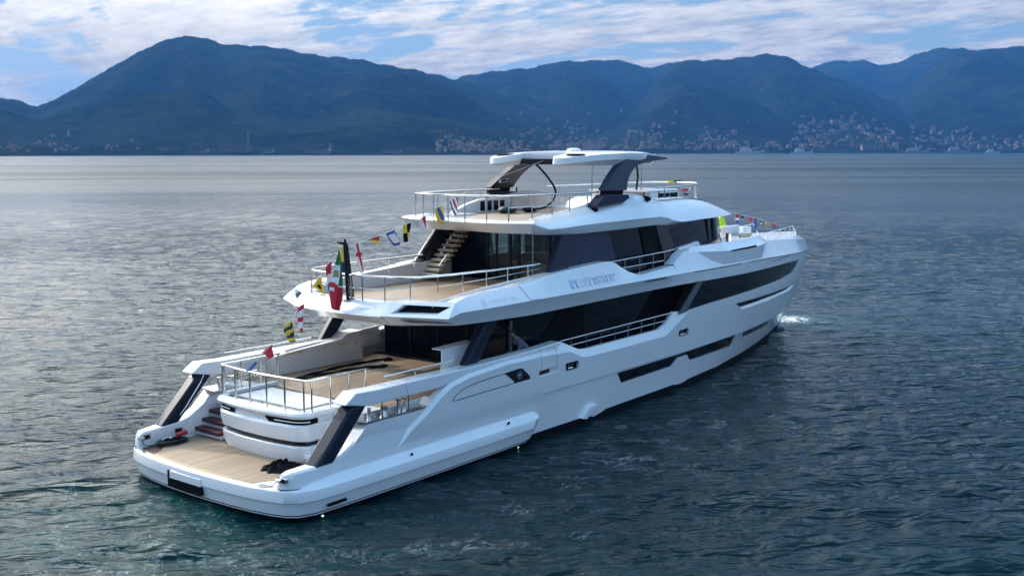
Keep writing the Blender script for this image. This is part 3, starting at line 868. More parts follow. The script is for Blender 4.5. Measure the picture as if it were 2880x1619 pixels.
for s, y0, y1, sl0 in ((1, .85, 1.98, 1), (-1, .6, 1.98, 1)):
    pts = [(p[0], p[1] - .08) for p in gsec(2.015, 1.93, .16) if y0 <= p[1] * s <= 2.2 and p[0] < 2.6]
    pts = sorted(pts, key=lambda p: p[1] * s) + [(2.55, s * 2.015 - .08)]
    pts = [(pts[0][0] - .0, s * y0)] + pts
    mb = MB().loft([[(x - .02 if x < 2.3 else x, y + s * .012, 1.94 + (.13 if i == 0 else 0)), (x - .02 if x < 2.3 else x, y + s * .012, 2.095)] for i, (x, y) in enumerate(pts)])
    tl = part(mb, 'tail_light', 'matblack')
    mb = MB().loft([[(x - .034 if x < 2.3 else x, y + s * .026, 2.005), (x - .034 if x < 2.3 else x, y + s * .026, 2.04)] for x, y in pts[2:-1]])
    part(mb, 'light_strip', 'fwhite', tl)
    # faceted bracket between lamp and door
    c = s * (y0 - .03)
    mb = MB().hexa([(1.80, c - .35 * s, 1.90), (1.80, c + .2 * s, 1.90), (2.0, c + .2 * s, 1.90), (2.0, c - .35 * s, 1.90), (1.84, c - .45 * s, 2.11), (1.86, c - .02 * s, 2.11), (2.0, c - .02 * s, 2.11), (2.0, c - .45 * s, 2.11)])
    part(mb, 'lamp_bracket', 'white', gar, fix=True)
mb = MB().box((1.79, -.3, 1.92), (2.0, .5, 2.11)); part(mb, 'garage_step', 'white', bevel=.02)
# pool basin (covered) and its glass fence
mb = MB().prism(rnd([(2.15, -1.75), (3.95, -1.75), (3.95, 1.72), (2.15, 1.72)], .1), 2.20, 2.305, 'z'); pb = part(mb, 'pool_surround', 'black')
mb = MB().prism(rnd([(2.35, -1.62), (3.78, -1.62), (3.78, 1.5), (2.35, 1.5)], .05), 2.20, 2.318, 'z'); part(mb, 'pool_cover', 'poolfloor', pb)
mb = MB().box((2.2, 1.62, 2.29), (4.2, 1.84, 2.43)); part(mb, 'pool_coaming', 'white', bevel=.03)
rail_pts = [(4.62, 2.05), (2.2, 2.05), (2.05, 1.2), (2.0, .4), (2.0, -.4), (2.03, -1.2), (2.16, -2.06), (4.62, -2.06)]
top = 3.24
mb = MB().tube([(4.62, 2.05, top), (2.24, 2.07, top), (2.1, .9, top), (2.06, 0, top), (2.1, -.9, top), (2.22, -2.08, top), (4.62, -2.06, top)], .036, 8, squash=.8)
pr_ = part(mb, 'pool_railing', 'steel')
for (x, y) in [(4.55, 2.05), (3.8, 2.05), (3.0, 2.05), (2.33, 2.05), (2.21, 1.95), (2.12, 1.2), (2.05, .4), (2.04, -.4), (2.07, -1.2), (2.16, -1.95), (2.36, -2.06), (3.1, -2.06), (3.85, -2.06), (4.58, -2.06)]:
    mb = MB().tube([(x, y, 2.22), (x, y, 3.22)], .032, 8); part(mb, 'post', 'steel', pr_)
for a, c in (((4.5, 2.05), (2.36, 2.06)), ((2.16, 1.8), (2.06, .45)), ((2.05, .38), (2.05, -.38)), ((2.06, -.45), (2.15, -1.85)), ((2.4, -2.06), (4.5, -2.06))):
    mb = MB().prism([(a[0], a[1]), (c[0], c[1]), (c[0] + .012, c[1] + .012), (a[0] + .012, a[1] + .012)], 2.36, 3.14, 'z'); part(mb, 'glass_pane', 'clear', pr_)
# steps up from the platform, both sides
for s in (-1, 1):
    for k in range(5):
        z = 1.05 + .235 * k; x = 2.05 + .30 * k
        p0 = (x, min(s * 2.02, s * 3.34), z - .12); p1 = (x + .34, max(s * 2.02, s * 3.34), z)
        mb = MB().box(p0, p1); ts = part(mb, 'step', 'wine' if k < 3 and s > 0 else 'white', bevel=.01)
        mb = MB().box((x + .08, p0[1], z - .24), (x + .34, p1[1], z - .122)); part(mb, 'riser', 'white', ts)
        for (ya, yb) in ((2.15, 2.5), (2.6, 3.1)):
            mb = MB().box((x - .004, min(s * ya, s * yb), z - .145), (x + .03, max(s * ya, s * yb), z - .125)); part(mb, 'step_light', 'silver', ts)

# ---- main deck aft
mb = MB().prism([(3.2, -3.4), (10.7, -3.4), (10.7, 3.4), (3.2, 3.4)], .9, 2.29, 'z'); part(mb, 'main_deck', 'white')
mb = MB().prism([(4.0, -3.3), (10.6, -3.3), (10.6, 3.35), (4.0, 3.35)], 2.2, 2.31, 'z'); part(mb, 'main_deck_teak', 'teak')
mb = MB().prism([(10.2, -3.9), (22.6, -3.9), (22.6, 3.9), (10.2, 3.9)], 2.0, 2.285, 'z'); part(mb, 'side_deck', 'white')
# port cabinet along the bulwark
cab = [(5.05, 2.31), (4.95, 3.0), (5.9, 3.08), (8.05, 3.18), (8.35, 3.36), (9.1, 3.38), (9.1, 2.31)]
mb = MB().prism(cab, 2.72, 3.34, 'y'); cb = part(mb, 'deck_cabinet', 'cream', bevel=.03, seg=3)
mb = MB().prism([(5.5, 2.9), (7.6, 3.0), (7.2, 3.15), (5.8, 3.15)], 3.09, 3.115, 'z'); mb.v = [(x, y, z + (x - 5.5) * .045) for x, y, z in mb.v]; part(mb, 'worktop', 'white', cb)
mb = MB().prism(rnd([(8.45, 2.72), (8.85, 2.72), (8.85, 3.05), (8.45, 3.05)], .04), 2.70, 2.712, 'y'); part(mb, 'cabinet_door', 'white', cb)
mb = MB().tube([(8.72, 2.72, 2.95), (8.72, 2.68, 2.95)], .03, 8); part(mb, 'handle', 'matblack', cb)
for x0, z0, L in ((5.3, 2.98, .9), (7.1, 2.97, .25), (7.9, 3.0, .4)):
    mb = MB().box((x0, 2.712, z0 - .0), (x0 + L, 2.722, z0 + .05)); part(mb, 'masking_tape', 'yellowtape', cb)
# port bulwark forward of the cabinet with a boarding opening
mb = MB().prism([(9.1, 2.9), (9.5, 3.25), (10.6, 3.3), (10.6, 2.62), (9.2, 2.58)], 3.36, 3.44, 'y'); part(mb, 'bulwark_panel', 'cream', bevel=.02)
# starboard windscreen panel with a flange
mb = MB().prism([(7.1, 2.95), (7.1, 3.58), (8.72, 3.62), (8.25, 2.95)], -3.02, -2.97, 'y'); wsn = part(mb, 'wind_screen', 'white')
mb = MB().prism([(7.05, 3.56), (8.72, 3.60), (8.72, 3.64), (7.05, 3.60)], -3.04, -2.62, 'y'); part(mb, 'screen_flange', 'white', wsn)
# struts between bulwark and upper deck
for s in (-1, 1):
    p = lambda x, y, z: (x, s * y, z)
    mb = MB().hexa([p(7.5, 3.30, 3.02), p(8.18, 3.30, 3.02), p(8.22, 3.62, 3.02), p(7.54, 3.62, 3.02), p(8.62, 3.30, 4.4), p(9.30, 3.30, 4.4), p(9.34, 3.62, 4.4), p(8.66, 3.62, 4.4)])
    part(mb, 'deck_strut', 'navy', bevel=.09, seg=3)
    mb = MB().tube([p(4.0 if s < 0 else 3.4, 3.42, 3.27), p(7.2, 3.42, 3.28)], .026, 8)
    hr = part(mb, 'handrail', 'steel')
    for x in (4.25, 5.4, 6.6): mb = MB().tube([p(x, 3.42, 3.04), p(x, 3.42, 3.26)], .018, 6); part(mb, 'post', 'steel', hr)
# saloon behind: dark glass walls
mb = MB().box((10.55, -2.9, 2.3), (10.62, 3.0, 4.4)); aw = part(mb, 'saloon_doors', 'glass')
for y in (1.6, .2, -1.2): mb = MB().box((10.50, y, 2.3), (10.56, y + .07, 4.4)); part(mb, 'door_frame', 'black', aw)
mb = MB().box((10.1, -3.3, 2.305), (10.6, 3.2, 2.325)); part(mb, 'door_sill', 'matblack', aw)
for s in (-1, 1):
    mb = MB().prism([(10.6, 2.3), (21.4, 2.3), (23.2, 4.4), (10.6, 4.4)], s * 2.98, s * 3.05, 'y'); sg = part(mb, 'saloon_window', 'glass')
    for q in ([(12.0, 2.9), (13.75, 4.38), (15.17, 4.38), (15.17, 2.7)], [(18.7, 2.9), (20.75, 4.38), (23, 4.38), (21.5, 2.7)]):
        mb = MB().prism(q, s * 3.052, s * 3.075, 'y'); part(mb, 'saloon_pillar', 'matblack', sg)
    mb = MB().prism([(10.6, 4.1), (10.6, 3.0), (10.7, 3.0), (10.7, 4.1)], s * 3.052, s * 3.09, 'y'); part(mb, 'door_jamb', 'grey', sg)
# main-deck side rail in the notch
for s in (-1, 1):
    f = lambda x, z: inset(-.27, s)(x, z)
    mb = MB().tube([f(12.7, 3.17), f(16, 3.2), f(20.9, 3.26)], .028, 8); r0 = part(mb, 'side_rail', 'steel')
    mb = MB().tube([f(13.3, 2.93), f(20.3, 2.98)], .014, 6); part(mb, 'wire', 'steel', r0)
    for i in range(8):
        x = 13.35 + i * .99; mb = MB().tube([f(x, 2.66), f(x, 3.19)], .02, 6); part(mb, 'post', 'steel', r0)
# ---- upper deck: fascia, aft vents, deck plate
mb = MB()
xs = [6.95, 7.5, 8.2, 9, 10, 10.5, 11, 11.5, 12, 12.6, 13.3, 14, 15, 15.7, 16.0, 16.35, 16.8, 17.26, 17.7, 18.08, 19, 20, 20.7]
def ft(x): return lerp([6.95, 7.56, 10.77, 12.06, 13.5, 15.6, 16.1, 16.4, 17.26, 17.7, 18.08, 20.7], [5.2, 5.33, 5.44, 5.60, 5.70, 5.79, 5.78, 5.70, 5.28, 5.14, 5.11, 5.24], x)
def fl(x): return lerp([6.95, 10.83, 22.6], [4.47, 4.36, 4.43], x)
def fy(x): return lerp([6.95, 8, 19, 22.6], [3.74, 3.86, 3.88, 4.03], x)
def fk(x): return lerp([6.95, 7.6, 9], [3.98, 4.03, 4.05], x)
rows = []
for x in xs:
    if x <= 20.7:
        t = ft(x); yk = fk(x); w = .36 * min(1, (t - 4.9) / .5)
        rows.append([(x, -(fy(x) - .35), fl(x) + .02), (x, -fy(x), fl(x)), (x, -(yk - .01), 4.885), (x, -yk, 4.9), (x, -(yk - .012), 4.915), (x, -(yk - w), t - .03), (x, -(yk - w - .035), t), (x, -(yk - w - .45), t - (.0 if x > 10 else .03)), (x, -(yk - w - .47), t - .05), (x, -(yk - w - .48), 4.85)])
mb.loft(rows)
mb.loft([[(x, -(fy(x) - .35), fl(x) + .02), (x, -fy(x), fl(x)), (x, -4.04, 4.885), (x, -4.05, 4.9)] for x in (20.7, 21.4, 22, 22.6)])
# aft vent housing: faceted block closing the fascia end
p = {'ko': (6.95, -3.98, 4.9), 'to': (6.95, -3.75, 5.2), 'ti': (5.8, -2.03, 5.19), 'li': (5.30, -2.03, 4.81), 'lo': (6.38, -3.93, 4.76), 'bi': (5.78, -2.03, 4.45), 'bo': (6.95, -3.74, 4.47), 'tf': (6.95, -3.25, 5.19), 'bf': (6.95, -3.39, 4.49), 'tif': (6.6, -2.03, 5.19)}
P = [p[k] for k in ('ko', 'to', 'ti', 'li', 'lo', 'bi', 'bo', 'tf', 'bf', 'tif')]
# opening in the aft face (between li-lo below and ti-to above)
def mixp(a, c, t): return tuple(a[i] * (1 - t) + c[i] * t for i in range(3))
def face(u, v): return mixp(mixp(p['li'], p['lo'], u), mixp(p['ti'], p['to'], u), v)
def off(q, d): return (q[0] + d * .80, q[1] + d * .42, q[2] - d * .1)
O = [face(0, 0), face(1, 0), face(1, 1), face(0, 1)]
I = [face(.12, .20), face(.80, .24), face(.95, .74), face(.22, .84)]
J = [off(q, .30) for q in [face(.17, .30), face(.78, .32), face(.92, .72), face(.25, .78)]]
mb.add(O + I + J, [(0, 1, 5, 4), (1, 2, 6, 5), (2, 3, 7, 6), (3, 0, 4, 7), (4, 5, 9, 8), (5, 6, 10, 9), (6, 7, 11, 10), (7, 4, 8, 11)])
mb.add([p['ko'], p['to'], p['lo']], [(0, 1, 2)])
mb.add([p['ko'], p['lo'], p['bo']], [(0, 1, 2)])
mb.add([p['li'], p['lo'], p['bo'], p['bi']], [(0, 1, 2, 3)])
mb.add([p['to'], p['tf'], p['tif'], p['ti']], [(0, 1, 2, 3)])
mb.add([p['bo'], p['bf'], p['bi']], [(0, 1, 2)])
mb.mirror()
# centre apron between the two housings
ap = [(-2.03, 5.30), (-1.0, 5.12), (0, 5.08), (1.0, 5.12), (2.03, 5.30)]
rows = [[(5.78, y, 4.45) for y, x in ap], [(x - .02, y, 4.78) for y, x in ap], [(x, y, 4.81) for y, x in ap], [(5.46 if abs(y) < 1.5 else 5.8, y, 5.15 if abs(y) < 1.5 else 5.19) for y, x in ap], [(5.52 if abs(y) < 1.5 else 5.82, y, 5.185 if abs(y) < 1.5 else 5.19) for y, x in ap], [(5.95, y, 5.19) for y, x in ap], [(5.96, y, 4.88) for y, x in ap]]
mb.loft(rows)
fas = part(mb, 'upper_deck_fascia', 'white', angle=20)
for s in (-1, 1):
    mb = MB().add([(a, b_ * (1 if s < 0 else -1), c) for a, b_, c in [off(q, .295) for q in [face(.15, .26), face(.80, .28), face(.94, .76), face(.23, .82)]]], [(0, 1, 2, 3)])
    part(mb, 'vent_grille', 'vent', fas)
    if s > 0:
        mb = MB().tube([off((face(.45, .5)[0], -face(.45, .5)[1], face(.45, .5)[2]), .26), (6.2, 2.9, 4.98)], .09, 10); part(mb, 'vent_duct', 'grey', fas)
    # dark under-slot below the vent
    q = [mixp(mixp(p['li'], p['lo'], u), mixp(p['bi'], p['bo'], u), v) for u, v in ((.22, .30), (.93, .55), (1.0, .72), (.35, .62))]
    nrm = (Vector(q[1]) - Vector(q[0])).cross(Vector(q[3]) - Vector(q[0])).normalized()
    if nrm.z > 0: nrm = -nrm
    q = [tuple(Vector(a) + nrm * .012) for a in q]
    mb = MB().add([(a, b_ if s < 0 else -b_, c) for a, b_, c in q], [(0, 1, 2, 3)]); part(mb, 'lower_vent', 'grey', fas)
    for a, c in (((10.29, 5.42), (10.52, 4.92)), ((10.52, 4.92), (10.95, 4.915))):
        f = lambda x, z: (x, s * (4.05 - .36 * max(0, (z - 4.9)) / max(.3, ft(x) - 4.9) + .004), z)
        mb = MB().tube([f(*a), f(*c)], .007, 5); part(mb, 'seam', 'seam', fas)
    # air slits along the knuckle
    for x0, x1, z0, z1 in ((18.0, 19.7, 4.86, 4.875), (21.95, 26.4, 4.875, 4.885), (27.4, 39.5, None, None)):
        n = 18
        pts = [x0 + (x1 - x0) * i / n for i in range(n + 1)]
        zz_ = [(zk(x) - .01 if z0 is None else z0) for x in pts]
        wd = .028 if z0 is None else (.05 if x0 < 20 else .03)
        rows = [[(x, s * (hb(x, z) + .012 - (.02 if x < 22.6 else 0)), z - wd) for x, z in zip(pts, zz_)], [(x, s * (hb(x, z) + .018), z + wd * .3) for x, z in zip(pts, zz_)]]
        mb = MB().loft(rows); part(mb, 'knuckle_slit', 'grey', fas)
    mb = MB().loft([[(x, s * (hb(x, 4.9) + .045), z - .05 * k) for x, z in ((25.3, 5.57), (26.2, 5.56), (27.2, 5.56), (28.1, 5.57))] if k else [(x, s * (hb(x, 4.9) + .05), z + (.015 if x > 25.5 else 0)) for x, z in ((25.3, 5.57), (26.2, 5.57), (27.2, 5.58), (28.0, 5.60))] for k in (1, 0)])
    part(mb, 'bow_slit', 'matblack', fas)
    mb = MB().loft([[inset(.012, s)(x, z) for x, z in ((30.2, 4.60), (31.6, 4.63), (33.2, 4.66))], [inset(.012, s)(x, z + .035) for x, z in ((30.2, 4.60), (31.6, 4.63), (33.2, 4.66))]])
    part(mb, 'bow_slit', 'grey', fas)
# deck plates
mb = MB().prism([(5.95, -2.05), (7.0, -3.3), (22.6, -3.55), (22.6, 3.55), (7.0, 3.3), (5.95, 2.05)], 4.5, 4.86, 'z'); part(mb, 'upper_deck', 'white')
mb = MB().prism([(5.9, -1.9), (7.0, -2.95), (14.7, -3.1), (14.7, 3.1), (7.0, 2.95), (5.9, 1.9)], 4.80, 4.885, 'z'); ut = part(mb, 'upper_deck_teak', 'teak')
mb = MB().prism([(14.7, -3.6), (24, -3.6), (24, -3.0), (14.7, -3.0)], 4.8, 4.93, 'z').mirror(); part(mb, 'upper_side_deck', 'white')
fd = [(x, -max(.05, hb(x, 4.9) - .75)) for x in (22.4, 25, 27, 29, 31, 33, 35, 37, 39, 40.5, 41.4)]
mb = MB().prism(fd + [(x, -y) for x, y in fd[::-1]], 5.0, 5.28, 'z'); part(mb, 'foredeck', 'white')
# port bulwark lining seen across the deck
for s in (-1, 1):
    mb = MB().prism([(6.6, 4.88), (6.6, 5.17), (8.8, 5.40), (12.3, 5.60), (14.2, 5.66), (14.2, 4.88)], s * 3.02, s * 3.08, 'y'); lin = part(mb, 'bulwark_lining', 'cream', bevel=.01)
mb = MB().prism(rnd([(7.6, 4.98), (8.5, 4.98), (8.5, 5.3), (7.7, 5.3)], .06), 3.005, 3.017, 'y'); part(mb, 'locker_hatch', 'white', lin)
# raised box where the bulwark meets the side rail
# ---- upper deck railing
zt = 6.06
def ub(x): return lerp([5.6, 6.9, 12.6], [5.17, 5.2, 5.62], x)
rp = [(12.3, 2.62), (10, 2.62), (8, 2.6), (6.7, 2.4), (5.95, 1.95), (5.68, 1.5), (5.5, .8), (5.45, 0), (5.5, -.8), (5.68, -1.5), (5.95, -1.95), (6.7, -2.4), (8, -2.75), (10, -2.95), (12.35, -3.05)]
def rz(x): return lerp([5.5, 6.5, 12.4], [6.0, 5.93, 5.94], x)
mb = MB().tube([(x, y, rz(x)) for x, y in rp], .034, 8); ur = part(mb, 'upper_railing', 'steel')
mb = MB().tube([(x, y, rz(x) - (rz(x) - ub(x)) * .5) for x, y in rp], .012, 6)
mb.tube([(x, y, ub(x) + .09) for x, y in rp[3:12]], .012, 6); part(mb, 'wire', 'steel', ur)
for x, y in [(11.8, 2.62), (10.4, 2.62), (9.0, 2.6), (7.6, 2.56), (6.6, 2.36), (5.78, 1.7), (5.55, .95), (5.46, -.55), (5.54, -1.0), (5.8, -1.75), (6.45, -2.25), (7.4, -2.58), (8.4, -2.8), (9.5, -2.92), (10.6, -2.97), (11.7, -3.02)]:
    mb = MB().tube([(x, y, ub(x) - .05), (x, y, rz(x) - .01)], .022, 6); part(mb, 'post', 'steel', ur)
# rail in the side dip
for s in (-1, 1):
    mb = MB().tube([(16.15, s * 3.5, 5.72), (18, s * 3.5, 5.76), (20.4, s * 3.5, 5.82), (21.3, s * 3.45, 5.86)], .026, 8); r0 = part(mb, 'side_rail', 'steel')
    mb = MB().tube([(17.2, s * 3.5, 5.42), (20.4, s * 3.5, 5.46)], .014, 6); part(mb, 'wire', 'steel', r0)
    for x in (17.35, 18.45, 19.5, 20.4): mb = MB().tube([(x, s * 3.5, 4.95), (x, s * 3.5, 5.78)], .02, 6); part(mb, 'post', 'steel', r0)

# ---- upper deck house
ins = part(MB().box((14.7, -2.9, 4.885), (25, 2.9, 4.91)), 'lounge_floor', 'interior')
plan = [(14.8, 1), (20.6, 1), (21.7, .93), (24.9, .82), (25.9, .70), (26.7, .42), (26.9, 0)]
for s in (-1, 1):
    # side wall with see-through panes
    f = lambda x, z: (x, s * (3.14 - .12 * max(0, z - 5.4)), z)
    o = [(13.4 if s < 0 else 14.6, 4.9), (21.6, 4.9), (21.6, 6.97), (13.9 if s < 0 else 14.6, 6.97)]
    if s > 0: hol = [[(15.0, 5.45), (16.6, 5.45), (16.6, 6.9), (15.0, 6.9)], [(16.9, 5.45), (18.6, 5.45), (18.6, 6.9), (16.9, 6.9)], [(18.9, 5.45), (20.4, 5.45), (20.4, 6.9), (18.9, 6.9)]]
    else: hol = [[(17.45, 5.3), (20.4, 5.3), (20.4, 6.86), (16.95, 6.86)]]
    mb = MB(); panel(mb, o, hol, f, .06, tdir=(0, -s, 0)); wl = part(mb, 'lounge_wall', 'black')
    for h in hol:
        mb = MB(); panel(mb, grow(h, .02), [], lambda x, z: (x, s * (3.11 - .12 * max(0, z - 5.4)), z), .02, tdir=(0, -s, 0)); part(mb, 'lounge_window', 'smoked' if s > 0 else 'glass', wl)
    g = lambda d: (lambda x, z: (x, s * (3.14 + d - .12 * max(0, z - 5.4)), z))
    mb = MB(); panel(mb, [(13.66, 5.5), (14.68, 6.74), (16.6, 6.86), (16.9, 6.84), (17.42, 5.4)], [], g(.022), .02, tdir=(0, -s, 0)); part(mb, 'navy_panel', 'navypanel', wl)
    mb = MB(); panel(mb, [(19.6, 5.2), (19.3, 6.88), (20.5, 6.88), (20.95, 5.2)], [], g(.022), .02, tdir=(0, -s, 0)); part(mb, 'dark_panel', 'matblack', wl)
    # raked pillar at the aft end of the house
    P = [(12.42, 5.5, 3.42), (13.62, 5.5, 3.42), (14.78, 7.0, 3.14), (13.62, 7.0, 3.14)]
    mb = MB().add([(x, s * y, z) for x, z, y in P] + [(x, s * (y - .3), z) for x, z, y in P], [(0, 1, 2, 3), (7, 6, 5, 4), (0, 4, 5, 1), (1, 5, 6, 2), (2, 6, 7, 3), (3, 7, 4, 0)])
    part(mb, 'raked_pillar', 'black' if s > 0 else 'navy', bevel=.12, seg=4)
    # bulging corner post ahead of the side glass
    P = [(20.45, 6.9, 3.02), (21.25, 6.9, 3.0), (21.62, 6.05, 3.26), (21.12, 5.25, 3.30), (20.95, 5.25, 3.26)]
    mb = MB().add([(x, s * y, z) for x, z, y in P] + [(x, s * (y - .3), z) for x, z, y in P], [(0, 1, 2, 3, 4), (9, 8, 7, 6, 5)] + [(i, i + 5, (i + 1) % 5 + 5, (i + 1) % 5) for i in range(5)])
    part(mb, 'corner_post', 'black', bevel=.05, seg=3)
# wheelhouse glass band and its sill
wp = [(21.6, 3.04), (23.5, 2.98), (25.5, 2.84), (26.2, 2.74), (26.9, 2.58), (27.9, 2.2), (28.5, 1.6), (28.85, .8), (28.95, 0)]
wp = [(x, -y) for x, y in wp] + [(x, y) for x, y in wp[-2::-1]]
mb = MB().loft([[(x, y, 5.9) for x, y in wp], [(x - .12, y * .96, 6.98) for x, y in wp]]); wh = part(mb, 'wheelhouse_glass', 'glass')
mb = MB().loft([[(x + .06, y * 1.03, 5.0) for x, y in wp], [(x + .02, y * 1.015, 5.86) for x, y in wp], [(x - .02, y * .99, 5.9) for x, y in wp]]); part(mb, 'wheelhouse_base', 'black', wh)
for i in (2, 3, 4, 12, 13, 14):
    x, y = wp[i]; mb = MB().tube([(x + .02, y * 1.01, 5.3), (x - .1, y * .965, 7.0)], .07 if i != 4 else .05, 6); part(mb, 'window_post', 'steel' if i in (4, 12) else 'black', wh)
# aft doors of the lounge, seen from the stern
part(MB().box((14.6, 1.24, 4.89), (14.66, 3.08, 6.95)), 'lounge_bulkhead', 'glass')
mb = MB().box((14.6, -3.05, 4.9), (14.615, 1.24, 6.95)); lg = part(mb, 'lounge_door', 'smoked')
for y, wd, m in ((1.28, .10, 'black'), (.80, .09, 'black'), (.16, .16, 'black'), (-.30, .12, 'black'), (-1.05, .025, 'steel'), (-1.8, .08, 'black')):
    mb = MB().box((14.57, y - wd, 4.9), (14.65, y, 6.95)); part(mb, 'door_frame', m, lg)
mb = MB().box((14.57, -3.05, 6.90), (14.65, 3.05, 7.0)); part(mb, 'door_head', 'black', lg)
for x0, x1, y0, y1, h in ((15.2, 16.1, -1.9, -.4, .42), (14.95, 15.25, -1.9, -.4, .75), (15.6, 17.6, 1.7, 2.5, .42), (15.6, 17.6, 2.5, 2.8, .75)):
    mb = MB().box((x0, y0, 4.91), (x1, y1, 4.91 + h)); part(mb, 'sofa', 'cushion', ins, bevel=.08, seg=3)
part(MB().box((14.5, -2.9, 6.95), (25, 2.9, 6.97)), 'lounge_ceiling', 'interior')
# ---- stairs from the upper deck to the fly deck
mb = MB()
stair = None
for k in range(10):
    x = 12.57 + .212 * k; z = 5.15 + .178 * k
    mb = MB().box((x, 2.2, z - .075), (x + .30, 3.02, z)); t = part(mb, 'stair_tread', 'cushion' if False else 'wood', bevel=.012)
    mb = MB().box((x + .01, 2.23, z + .001), (x + .29, 2.99, z + .025)); part(mb, 'tread_cover', 'fwhite', t)
for y in (2.17, 3.05):
    q = [(12.75, 4.9), (12.75, 5.5), (13.28, 5.95), (14.5, 7.0), (14.75, 6.95), (13.2, 5.35), (12.9, 4.9)]
    mb = MB().prism(q, y - .008, y + .008, 'y'); sgp = part(mb, 'stair_glass', 'clear')
    mb = MB().tube([(x, y, z) for x, z in q[1:4]], .014, 6); part(mb, 'glass_edge', 'steel', sgp)

# ---- fly deck shell
ST = [(11.75, 3.20, 7.41, 7.06, 7.49), (12.1, 3.26, 7.30, 7.02, 7.52), (12.6, 3.32, 7.18, 6.97, 7.56), (13.5, 3.38, 7.19, 6.93, 7.65), (14.3, 3.4, 7.22, 6.91, 7.72), (15, 3.41, 7.24, 6.90, 7.79), (16, 3.42, 7.25, 6.90, 7.92), (17, 3.42, 7.26, 6.90, 8.08), (18, 3.42, 7.265, 6.90, 8.22), (18.8, 3.41, 7.27, 6.91, 8.26), (19.6, 3.4, 7.27, 6.92, 8.22), (20.3, 3.38, 7.27, 6.92, 8.10), (21, 3.34, 7.18, 6.88, 7.97), (21.5, 3.30, 7.05, 6.85, 7.90), (22.3, 3.22, 6.96, 6.84, 7.86), (23.2, 3.14, 6.95, 6.84, 7.88), (24.2, 3.06, 6.96, 6.86, 7.88), (25.2, 2.97, 6.97, 6.88, 7.83), (26.2, 2.86, 6.97, 6.89, 7.74), (27.2, 2.72, 6.97, 6.9, 7.58), (28.0, 2.56, 6.97, 6.91, 7.42), (28.7, 2.34, 6.96, 6.91, 7.27), (29.3, 2.04, 6.95, 6.92, 7.14), (29.8, 1.62, 6.95, 6.93, 7.06), (30.15, 1.1, 6.95, 6.93, 7.02), (30.35, .6, 6.95, 6.94, 7.0), (30.42, .05, 6.95, 6.94, 6.98)]
mb = MB(); rows = []
for x, S, k, z0, zc in ST:
    f = max(0, min(1, (x - 11.75) / 1.2)); g = min(1, S / 2.0)
    hh = zc - k
    inz = 7.44 if x < 21.5 else zc + .02
    lw = max(0, min(1, (x - 20.8) / 1.2))          # forward of the hump the roof closes over
    rows.append([(x, 0, z0 + .06), (x, -max(0, S - .55 * g), z0 + .03), (x, -(S - (.42 - .17 * f) * g), z0), (x, -(S - .012), k - .02), (x, -S, k), (x, -(S - .025 * g), k + .03 * min(1, hh * 4)), (x, -(S - .17 * g * f - .05 * g), k + .42 * hh), (x, -(S - .33 * g * f - .12 * g), k + .66 * hh), (x, -(S - .52 * g * f - .2 * g), k + .88 * hh), (x, -(S - .72 * g * f - .22 * g), zc),
                 (x, -max(0, S - .84 * g), zc - .02 * (1 - lw) + .01 * lw), (x, -max(0, S - .95 * g), 7.44 * (1 - lw) + (zc + .03) * lw), (x, 0, 7.44 * (1 - lw) + (zc + .07 * g) * lw)])
mb.loft(rows).mirror()
rows = []
for i in range(25):
    y = -3.2 + 6.4 * i / 24; xe = 10.98 + .77 * (abs(y) / 3.2) ** 3.2
    t = abs(y) / 3.2
    rows.append([(11.9, y * .97, 7.07), (xe + .75 * (1 - t * .8), y * .93, 7.05), (xe + .02, y, 7.40), (xe, y, 7.42), (xe + .03, y, 7.44), (xe + .62 * (1 - t * .7), y * .97, 7.50), (11.95, y * .95, 7.49), (12.0, y * .95, 7.44)])
mb.loft(rows)
fly = part(mb, 'fly_deck', 'white', angle=28)
mb = MB().prism([(11.75, -2.3), (11.6, -1.2), (11.55, 0), (11.6, 1.2), (11.75, 2.3), (21.5, 2.36), (21.5, -2.36)], 7.40, 7.462, 'z'); part(mb, 'fly_teak', 'teak')
# camera and lamp fittings on the coaming
for x, y, z in ((15.9, -2.95, 7.74), (19.9, -2.86, 8.02)):
    mb = MB().prism([(x, z - .12), (x + .28, z - .1), (x + .28, z + .03), (x + .03, z + .1)] if x > 18 else [(x, z - .1), (x + .22, z - .08), (x + .22, z + .06), (x, z + .06)], y - .08, y + .08, 'y'); part(mb, 'lamp_housing', 'matblack', fly)
for x in (15.4, 16.9, 18.2):
    mb = MB().tube([(x, 2.55, lerp([15.4, 18.2], [7.8, 8.2], x)), (x, 2.55, lerp([15.4, 18.2], [8.02, 8.42], x))], .035, 6); part(mb, 'lining_stud', 'matblack', fly)
for x in (20.2, 21.4):
    mb = MB().tube([(x, -2.6, 7.95), (x, -2.6, 8.27)], .03, 6); part(mb, 'lining_stud', 'matblack', fly)
# cabinet with four dark doors along the port coaming
mb = MB().prism([(13.6, 7.46), (13.6, 7.56), (14.6, 7.86), (15.3, 8.0), (17.3, 8.06), (17.3, 7.46)], 2.2, 2.4, 'y'); fc = part(mb, 'fly_cabinet', 'cream', bevel=.02)
for x0 in (15.33, 15.78, 16.2, 16.62):
    mb = MB().box((x0, 2.185, 7.53), (x0 + .28, 2.205, 7.93)); part(mb, 'cabinet_window', 'glass', fc)
mb = MB().prism(rnd([(17.5, 7.46), (17.7, 8.0), (18.4, 8.1), (19.6, 7.95), (20.4, 7.7), (20.4, 7.46)], .1), 2.25, 2.42, 'y'); part(mb, 'fly_lining', 'cream', bevel=.03)
mb = MB().prism(rnd([(19.2, 7.5), (19.9, 7.5), (19.9, 7.8), (19.2, 7.8)], .05), 2.235, 2.25, 'y'); part(mb, 'lining_hatch', 'white', fc)
